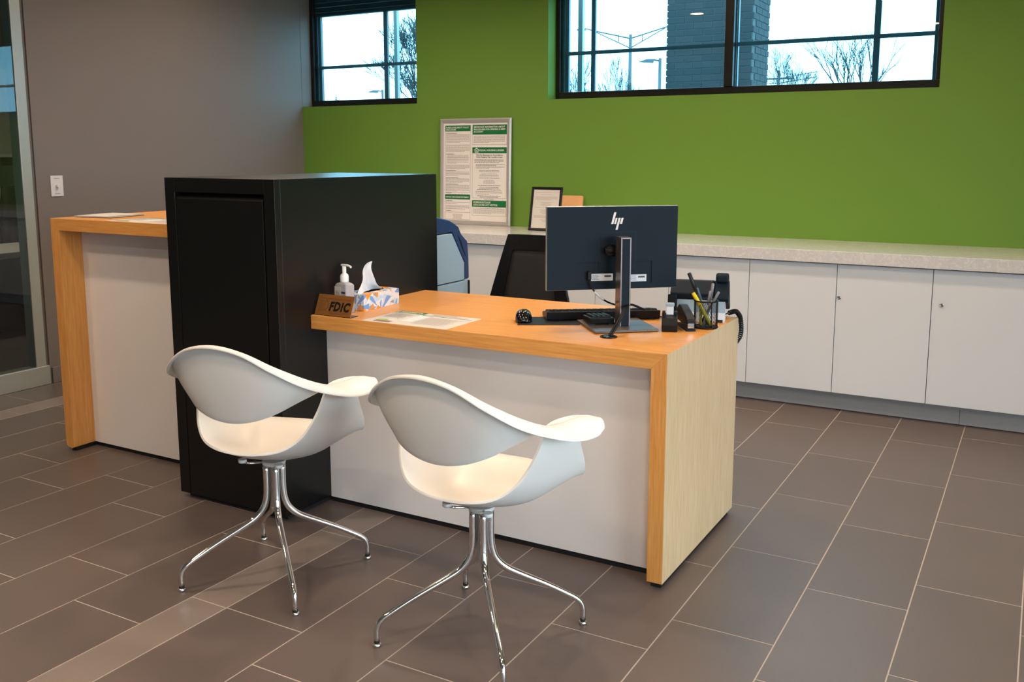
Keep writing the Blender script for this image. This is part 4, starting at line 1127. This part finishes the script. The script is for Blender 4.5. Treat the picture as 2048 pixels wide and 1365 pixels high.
# floral tissue box: printed pattern as a procedural material
def floral(name):
    m, nt, b = new_mat(name)
    L = nt.links.new
    tc = nt.nodes.new('ShaderNodeTexCoord')
    def petals(scale, off, npet, lo, hi):
        mp = nt.nodes.new('ShaderNodeMapping'); mp.inputs['Location'].default_value = off; mp.inputs['Scale'].default_value = (scale,)*3
        L(tc.outputs['Object'], mp.inputs[0])
        vo = nt.nodes.new('ShaderNodeTexVoronoi'); vo.feature = 'F1'; vo.inputs['Scale'].default_value = 1.0; vo.inputs['Randomness'].default_value = 0.55
        L(mp.outputs[0], vo.inputs['Vector'])
        sb = nt.nodes.new('ShaderNodeVectorMath'); sb.operation = 'SUBTRACT'
        L(mp.outputs[0], sb.inputs[0]); L(vo.outputs['Position'], sb.inputs[1])
        sp = nt.nodes.new('ShaderNodeSeparateXYZ'); L(sb.outputs[0], sp.inputs[0])
        at = nt.nodes.new('ShaderNodeMath'); at.operation = 'ARCTAN2'
        ay = nt.nodes.new('ShaderNodeMath'); ay.operation = 'ADD'; L(sp.outputs[0], ay.inputs[0]); L(sp.outputs[1], ay.inputs[1])
        L(sp.outputs[2], at.inputs[0]); L(ay.outputs[0], at.inputs[1])
        ml = nt.nodes.new('ShaderNodeMath'); ml.operation = 'MULTIPLY'; ml.inputs[1].default_value = npet; L(at.outputs[0], ml.inputs[0])
        co = nt.nodes.new('ShaderNodeMath'); co.operation = 'COSINE'; L(ml.outputs[0], co.inputs[0])
        g1 = nt.nodes.new('ShaderNodeMath'); g1.operation = 'GREATER_THAN'; g1.inputs[1].default_value = 0.25; L(co.outputs[0], g1.inputs[0])
        l1 = nt.nodes.new('ShaderNodeMath'); l1.operation = 'LESS_THAN'; l1.inputs[1].default_value = hi; L(vo.outputs['Distance'], l1.inputs[0])
        g2 = nt.nodes.new('ShaderNodeMath'); g2.operation = 'GREATER_THAN'; g2.inputs[1].default_value = lo; L(vo.outputs['Distance'], g2.inputs[0])
        p1 = nt.nodes.new('ShaderNodeMath'); p1.operation = 'MULTIPLY'; L(g1.outputs[0], p1.inputs[0]); L(l1.outputs[0], p1.inputs[1])
        p2 = nt.nodes.new('ShaderNodeMath'); p2.operation = 'MULTIPLY'; L(p1.outputs[0], p2.inputs[0]); L(g2.outputs[0], p2.inputs[1])
        return p2
    cur = None
    col0 = srgb(226, 228, 232)
    for (sc1, off, npet, lo, hi, col) in ((10, (0.3, 0.7, 0.1), 6, 0.08, 0.62, srgb(190, 214, 238)), (8.5, (1.3, 0.2, 2.4), 8, 0.10, 0.60, srgb(112, 158, 222)), (11, (4.6, 3.1, 1.4), 2, 0.0, 0.44, srgb(246, 150, 40)), (15, (7.7, 2.1, 5.2), 5, 0.05, 0.3, srgb(150, 160, 172))):
        fac = petals(sc1, off, npet, lo, hi)
        mx = nt.nodes.new('ShaderNodeMix'); mx.data_type = 'RGBA'
        L(fac.outputs[0], mx.inputs[0])
        if cur is None: mx.inputs[6].default_value = col0
        else: L(cur.outputs[2], mx.inputs[6])
        mx.inputs[7].default_value = col
        cur = mx
    L(cur.outputs[2], b.inputs['Base Color'])
    b.inputs['Roughness'].default_value = 0.4
    return m
M['floral'] = floral('floral_carton')
t = thing('tissue_box', 'tissue box with blue and orange flowers and a raised tissue', 'tissue box', (-1.3825, 0.2835, DESK_H))
bx_ = MB()
BX, BY, BZ = 0.0595, 0.1155, 0.0645
bx_.box(-BX, BX, -BY, BY, 0, BZ)
bx_.build('carton', M['floral'], t, bevel=0.001)
ov = MB().lathe([(0.001, 0), (1.0, 0.0)], n=28, m=Matrix.Translation((0, 0, BZ + 0.0006)) @ Matrix.Diagonal((0.026, 0.085, 1, 1)))
ov.build('opening', M['print_grey'], t)
rows = []
H_ = [-0.004, 0.0, 0.016, 0.034, 0.052, 0.070, 0.085, 0.100, 0.112, 0.119]
YA = [-0.094, -0.0965, -0.088, -0.072, -0.060, -0.058, -0.057, -0.045, -0.028, 0.006]
YC = [0.066, 0.070, 0.034, 0.024, 0.017, 0.009, 0.003, 0.004, 0.010, 0.0145]
for i, h in enumerate(H_):
    row = []
    for j in range(17):
        u = j/16
        y = YA[i] + (YC[i] - YA[i])*u
        k = 1 - max(h, 0)/0.14
        xx = 0.013*k*math.sin(u*6.0 + 0.6 + h*12) + 0.005*k*math.sin(u*14 + h*30)
        row.append(Vector((xx + 0.002, y, BZ + h + 0.002*math.sin(u*9)*(1 if 1 < i < 9 else 0))))
    rows.append(row)
MB().grid(rows).build('tissue', M['tissue'], t, solid=0.0012, subs=1)

# printed flyers and papers
M['photo_mix'] = simple('flyer_photo', srgb(150, 110, 90), 0.4, noise=0.5, nscale=60)
M['photo_green'] = simple('flyer_photo_green', srgb(150, 196, 80), 0.4, noise=0.2, nscale=60)
def flyer(label, loc, rz, w, d, mirror=False):
    t = thing('flyer', label, 'flyer', loc, rz, 'printed flyers')
    sh = MB().box(0, w, 0, d, 0, 0.0008).build('sheet', M['paper'], t)
    z = 0.0010
    def q(mb, u0, u1, v0, v1): mb.add([(u0*w, v0*d, z), (u1*w, v0*d, z), (u1*w, v1*d, z), (u0*w, v1*d, z)], [(0, 1, 2, 3)])
    g = MB(); q(g, 0.02, 0.36, 0.86, 1.0); q(g, 0.0, 0.02, 0.84, 0.90); q(g, 0.37, 0.97, 0.80, 0.825); q(g, 0.24, 0.265, 0.39, 0.42); g.build('green_print', M['print_green'], sh)
    z += 0.0003
    wt = MB()
    for k in range(9): q(wt, 0.05 + k*0.03, 0.072 + k*0.03, 0.925, 0.965)
    q(wt, 0.05, 0.25, 0.885, 0.90); wt.build('heading_print', M['print_white'], sh)
    dk = MB()
    rn = random.Random(3)
    for k in range(9): q(dk, 0.03, 0.30 - 0.06*rn.random(), 0.46 + k*0.04, 0.47 + k*0.04)
    for k in range(14): q(dk, 0.52, 0.94 - 0.12*rn.random(), 0.16 + k*0.04, 0.168 + k*0.04)
    for k in range(3): q(dk, 0.44, 0.9 - 0.1*k, 0.87 + k*0.04, 0.88 + k*0.04)
    q(dk, 0.70, 0.72, 0.94, 0.98)
    dk.build('small_print', M['print_grey'], sh)
    gb = MB(); q(gb, 0.355, 0.49, 0.25, 0.78); gb.build('grey_column', M['label_white'], sh)
    ph = MB(); q(ph, 0.10, 0.30, 0.06, 0.17); ph.build('photo', M['photo_mix'], sh)
    pg = MB(); q(pg, 0.10, 0.22, 0.17, 0.25); pg.build('photo_top', M['photo_green'], sh)
flyer('printed flyer with a green heading lying on the low desk', (-1.203, 0.002, DESK_H), 0, 0.375, 0.244)
flyer('printed flyer with a green heading on the high counter', (-2.615, -0.012, LH), 0, 0.43, 0.215)
t = thing('paper_stack', 'few loose white sheets on the high counter', 'paper', (-2.86, 0.205, LH), math.radians(8))
for k, (dx, dy, a) in enumerate(((0, 0, 0), (0.012, -0.006, 0.04), (-0.006, 0.004, -0.03))):
    MB().box(-0.102, 0.102, -0.115, 0.115, 0.0006 + 0.0028*k, 0.0014 + 0.0028*k, m=Matrix.Translation((dx, dy, 0)) @ Matrix.Rotation(a, 4, 'Z')).build('sheet', M['paper'], t)

# ------------------------------------------------------------------ ceiling downlights: front rows inferred; desk, back and office lamps added for fill
lamp_rows = [(-2.46, -0.95, 1.5), (-0.5, -0.95, 0.6), (1.45, -0.95, 0.8), (-3.5, -1.9, 1.3), (-1.5, -2.0, 1.1), (0.45, -2.0, 1.2), (2.4, -2.0, 0.6), (-2.05, -3.05, 1.0), (-0.3, -3.05, 1.2), (1.45, -3.05, 0.8), (-2.9, 1.0, 1.1), (-3.3, 1.9, 0.8), (-0.9, 0.6, 1.3), (0.8, 0.6, 1.0), (-2.4, 1.8, 0.9), (-1.0, 1.8, 1.5), (0.2, 1.8, 1.2), (1.6, 1.8, 0.25), (-6.2, 1.3, 1.2)]
def downlight(x, y, power):
    t = thing('ceiling_or_fill_lamp', 'round recessed ceiling downlight out of frame', 'ceiling light', (x, y, ZC), 0, 'ceiling downlights')
    MB().lathe([(0.075, -0.002), (0.098, -0.006), (0.100, 0.0)], n=28).build('trim_ring', M['pump_white'], t)
    MB().lathe([(0.001, -0.0035), (0.072, -0.0035)], n=28).build('diffuser', M['lamp_glow'], t)
    ld = bpy.data.lights.new('downlight', 'AREA'); ld.shape = 'DISK'; ld.size = 0.14
    ld.energy = power; ld.color = LAMP_COLOR; ld.spread = math.radians(150)
    lo = bpy.data.objects.new('lamp', ld); COL.objects.link(lo); lo.parent = t; lo.location = (0, 0, -0.012)
for i, (x, y, k) in enumerate(lamp_rows): downlight(x, y, LAMP_POWER * k)

# ------------------------------------------------------------------ outside: ground, brick pier, poles, trees
struct(MB().box(-120, 120, YO + 0.05, 150, -0.4, -0.2).box(-120, 120, -60, YF - 0.25, -0.4, -0.2).box(XR + 0.25, 120, YF - 0.25, YO + 0.05, -0.4, -0.2).build('ground_outside', M['asphalt']))

t = thing('brick_pier', 'dark brick pier standing outside the wide window', 'pier', (-2.18, 7.3, -0.2))
PX, PYD, PZ = 0.463, 0.31, 4.2
box_part('core', M['mortar'], t, (-PX + 0.008, PX - 0.008, -PYD + 0.008, PYD - 0.008, 0, PZ))
BL, BHt, J = 0.193, 0.057, 0.010
br_mesh = {}
def brick_at(x0, x1, y0, y1, z, k):
    hx_, hy_, = (x1 - x0)/2, (y1 - y0)/2
    key = (round(hx_, 3), round(hy_, 3), k)
    if key not in br_mesh:
        me = MB().box(-hx_, hx_, -hy_, hy_, 0, BHt).mesh('brick'); me.materials.append(M['brick'] if k else M['brick_b']); br_mesh[key] = me
    o = bpy.data.objects.new('brick', br_mesh[key]); COL.objects.link(o); o.parent = t; o.location = ((x0+x1)/2, (y0+y1)/2, z)
rb = random.Random(2)
far_b = MB()
for c in range(int(PZ / (BHt + J))):
    z = c*(BHt + J) + J/2
    vis = 1.95 < z - 0.2 < 3.25
    for (axis, side, length, half) in (('x', -1, PX, PYD), ('y', 1, PYD, PX)):
        p = -length + (0 if c % 2 == 0 else -(BL + J)/2)
        while p < length:
            a, b2 = max(p, -length), min(p + BL, length)
            if b2 - a > 0.02:
                if axis == 'x': bb = (a, b2, -PYD, -PYD + 0.09)
                else: bb = (PX - 0.09, PX, a if a > -length + 0.001 else -length + 0.0905, b2)
                if bb[1] - bb[0] > 0.015 and bb[3] - bb[2] > 0.015:
                    if vis: brick_at(*bb, z, rb.randint(0, 1))
                    else: far_b.box(*bb, z, z + BHt)
            p += BL + J
far_b.build('brick_courses', M['brick_b'], t)['kind'] = 'stuff'

def post(label, x, y, w, h):
    t = thing('metal_post', label, 'post', (x, y, -0.2))
    MB().box(-w/2, w/2, -w/2, w/2, 0, h).build('shaft', M['alu'], t, bevel=0.004)
    MB().box(-w*1.4, w*1.4, -w*1.4, w*1.4, 0, 0.02).build('base_plate', M['alu'], t)
post('slim metal post outside the narrow left window', -3.9, 3.9, 0.036, 5.0)
post('slim metal post outside the left end of the wide window', -2.17, 3.9, 0.040, 5.0)

# street lamps
t = thing('street_lamp', 'tall double armed street lamp seen through the wide window', 'street lamp', (-22.95, 54.7, -0.2), math.radians(27))
MB().tube([(0, 0, 0), (0, 0, 9.1)], [0.16, 0.10], 10).build('pole', M['pole_metal'], t)
for sg in (-1, 1):
    a = MB()
    a.tube([(0, 0, 8.85), (sg*2.4, 0, 9.6 if sg > 0 else 9.35)], 0.045, 6)
    a.tube([(0, 0, 8.25), (sg*2.2, 0, 9.5 if sg > 0 else 9.25)], 0.035, 6)
    a.tube([(sg*0.75, 0, 8.65), (sg*0.75, 0, 9.1)], 0.03, 6)
    a.tube(catmull([(sg*2.4, 0, 9.6 if sg > 0 else 9.35), (sg*2.8, 0, 9.78 if sg > 0 else 9.46), (sg*3.2, 0, 9.8 if sg > 0 else 9.46)], 4), 0.04, 6)
    a.build('arm', M['pole_metal'], t)
    MB().box(sg*3.15 - 0.28, sg*3.15 + 0.28, -0.12, 0.12, 9.68 if sg > 0 else 9.36, 9.78 if sg > 0 else 9.46).build('lamp_head', M['pole_metal'], t)
def small_lamp(label, x, y, h, rz):
    t = thing('street_lamp', label, 'street lamp', (x, y, -0.2), rz)
    MB().tube([(0, 0, 0), (0, 0, h)], [0.09, 0.07], 8).build('pole', M['pole_metal'], t)
    MB().tube([(0, 0, h - 0.12), (-0.3, 0, h - 0.06)], 0.04, 6).build('arm', M['pole_metal'], t)
    MB().prism([(-0.95, h - 0.16), (-0.3, h - 0.2), (-0.26, h - 0.04), (-0.6, h - 0.04)], 'y', -0.13, 0.13).build('lamp_head', M['pole_metal'], t)
small_lamp('short single head street lamp beside the brick pier', -14.54, 38.0, 5.8, math.radians(25))
small_lamp('distant street lamp head seen in the narrow left window', -36.5, 46.4, 5.6, math.radians(30))
t = thing('utility_pole', 'distant utility pole at the right of the brick pier', 'pole', (-14.5, 59.0, -0.2))
MB().tube([(0, 0, 0), (0, 0, 6.8)], 0.10, 8).build('pole', M['bark'], t)
MB().tube([(-0.9, 0, 6.3), (0.9, 0, 6.3)], 0.06, 6).build('crossarm', M['bark'], t)
for k, (zz, dz) in enumerate(((6.4, 1.0), (6.1, 0.9), (5.7, 0.5))):
    MB().tube([(-6, 0, zz + dz*0.2), (0, 0, zz - 0.1), (2.4, 0, zz + dz*0.25)], 0.025, 4).build('wire', M['bark'], t)

def bare_tree(label, loc, height, half, spread, seed, levels=5, trunk=0.12, kids=3, up=0.5, rmin=0.011):
    rn = random.Random(seed)
    t = thing('bare_tree', label, 'tree', loc, 0, 'winter trees outside')
    tk = MB(); bk = MB()
    def grow(p, d, L, r, lev):
        mid_ = p + d*L*0.5 + Vector((rn.uniform(-1, 1), rn.uniform(-1, 1), rn.uniform(-.3, .6)))*L*0.07
        e = p + d*L + Vector((0, 0, L*0.03))
        mb = tk if lev == 0 else bk
        r_a = max(r, rmin)
        mb.tube([p, mid_, e], [r_a, max(r*0.85, rmin), max(r*0.66, rmin)], 5 if lev < 2 else 3, cap=False)
        if lev >= levels: return
        n = kids if lev > 0 else kids + 1
        for k in range(n):
            az = rn.uniform(0, 2*PI)
            sp_ = rn.uniform(0.35, 0.85)*spread
            nd = (d + Vector((math.cos(az)*sp_, math.sin(az)*sp_, up*rn.uniform(0.1, 0.5)))).normalized()
            start = e if k < 2 else p + (e - p)*rn.uniform(0.45, 0.9)
            grow(start, nd, L*rn.uniform(0.62, 0.84), r*0.60, lev + 1)
    L0 = height / (1 + sum(0.72**k for k in range(1, levels + 1))) * 1.35
    grow(Vector((0, 0, 0)), Vector((rn.uniform(-.05, .05), rn.uniform(-.05, .05), 1)).normalized(), L0, trunk, 0)
    zm = sorted(p[2] for p in bk.v)[int(len(bk.v)*0.985)]; rm = sorted(math.hypot(p[0], p[1]) for p in bk.v)[int(len(bk.v)*0.90)]
    for mb in (tk, bk): mb.v = [(p[0]*half/rm, p[1]*half/rm, p[2]*height/zm) for p in mb.v]
    tk.build('trunk', M['bark'], t); bk.build('branches', M['bark'], t)
bare_tree('dense bare tree in the right pane of the narrow window', (-20.9, 29.6, -0.2), 7.0, 2.0, 0.7, 31, 7, 0.14, 3, 0.45, 0.011)
bare_tree('bare tree low in the left corner of the wide window', (-19.1, 38.7, -0.2), 6.0, 1.2, 0.8, 31, 6, 0.12, 3, 0.30, 0.013)
bare_tree('bare shrubby tree around the tall street lamp pole', (-15.0, 35.2, -0.2), 5.5, 1.0, 0.8, 21, 6, 0.12, 3, 0.25, 0.012)
bare_tree('faint bare tree right of the brick pier', (-10.9, 49.3, -0.2), 7.0, 1.8, 0.85, 14, 6, 0.13, 3, 0.25, 0.013)
bare_tree('large spreading bare tree in the right window pane', (-5.9, 38.0, -0.2), 6.4, 1.6, 0.85, 31, 5, 0.20, 3, 0.25, 0.012)
t = thing('conifer', 'small dark evergreen top at the foot of the narrow window', 'tree', (-45.7, 52.8, -0.2))
MB().tube([(0, 0, 0), (0, 0, 5.9)], [0.14, 0.02], 6).build('trunk', M['bark'], t)
fo = MB(); rn = random.Random(6)
for k in range(150):
    z = 1.2 + 4.6*rn.random(); a = rn.uniform(0, 2*PI); r_ = (6.1 - z)*0.36*rn.uniform(0.5, 1.1)
    p = Vector((0, 0, z)); e = Vector((r_*math.cos(a), r_*math.sin(a), z - 0.1 + 0.25*r_))
    side = Vector((-math.sin(a), math.cos(a), 0.2))*0.12
    fo.add([p, p + (e - p)*0.5 + side, e, p + (e - p)*0.5 - side + Vector((0, 0, 0.05))], [(0, 1, 2), (0, 2, 3)])
fo.build('foliage', M['conifer'], t)
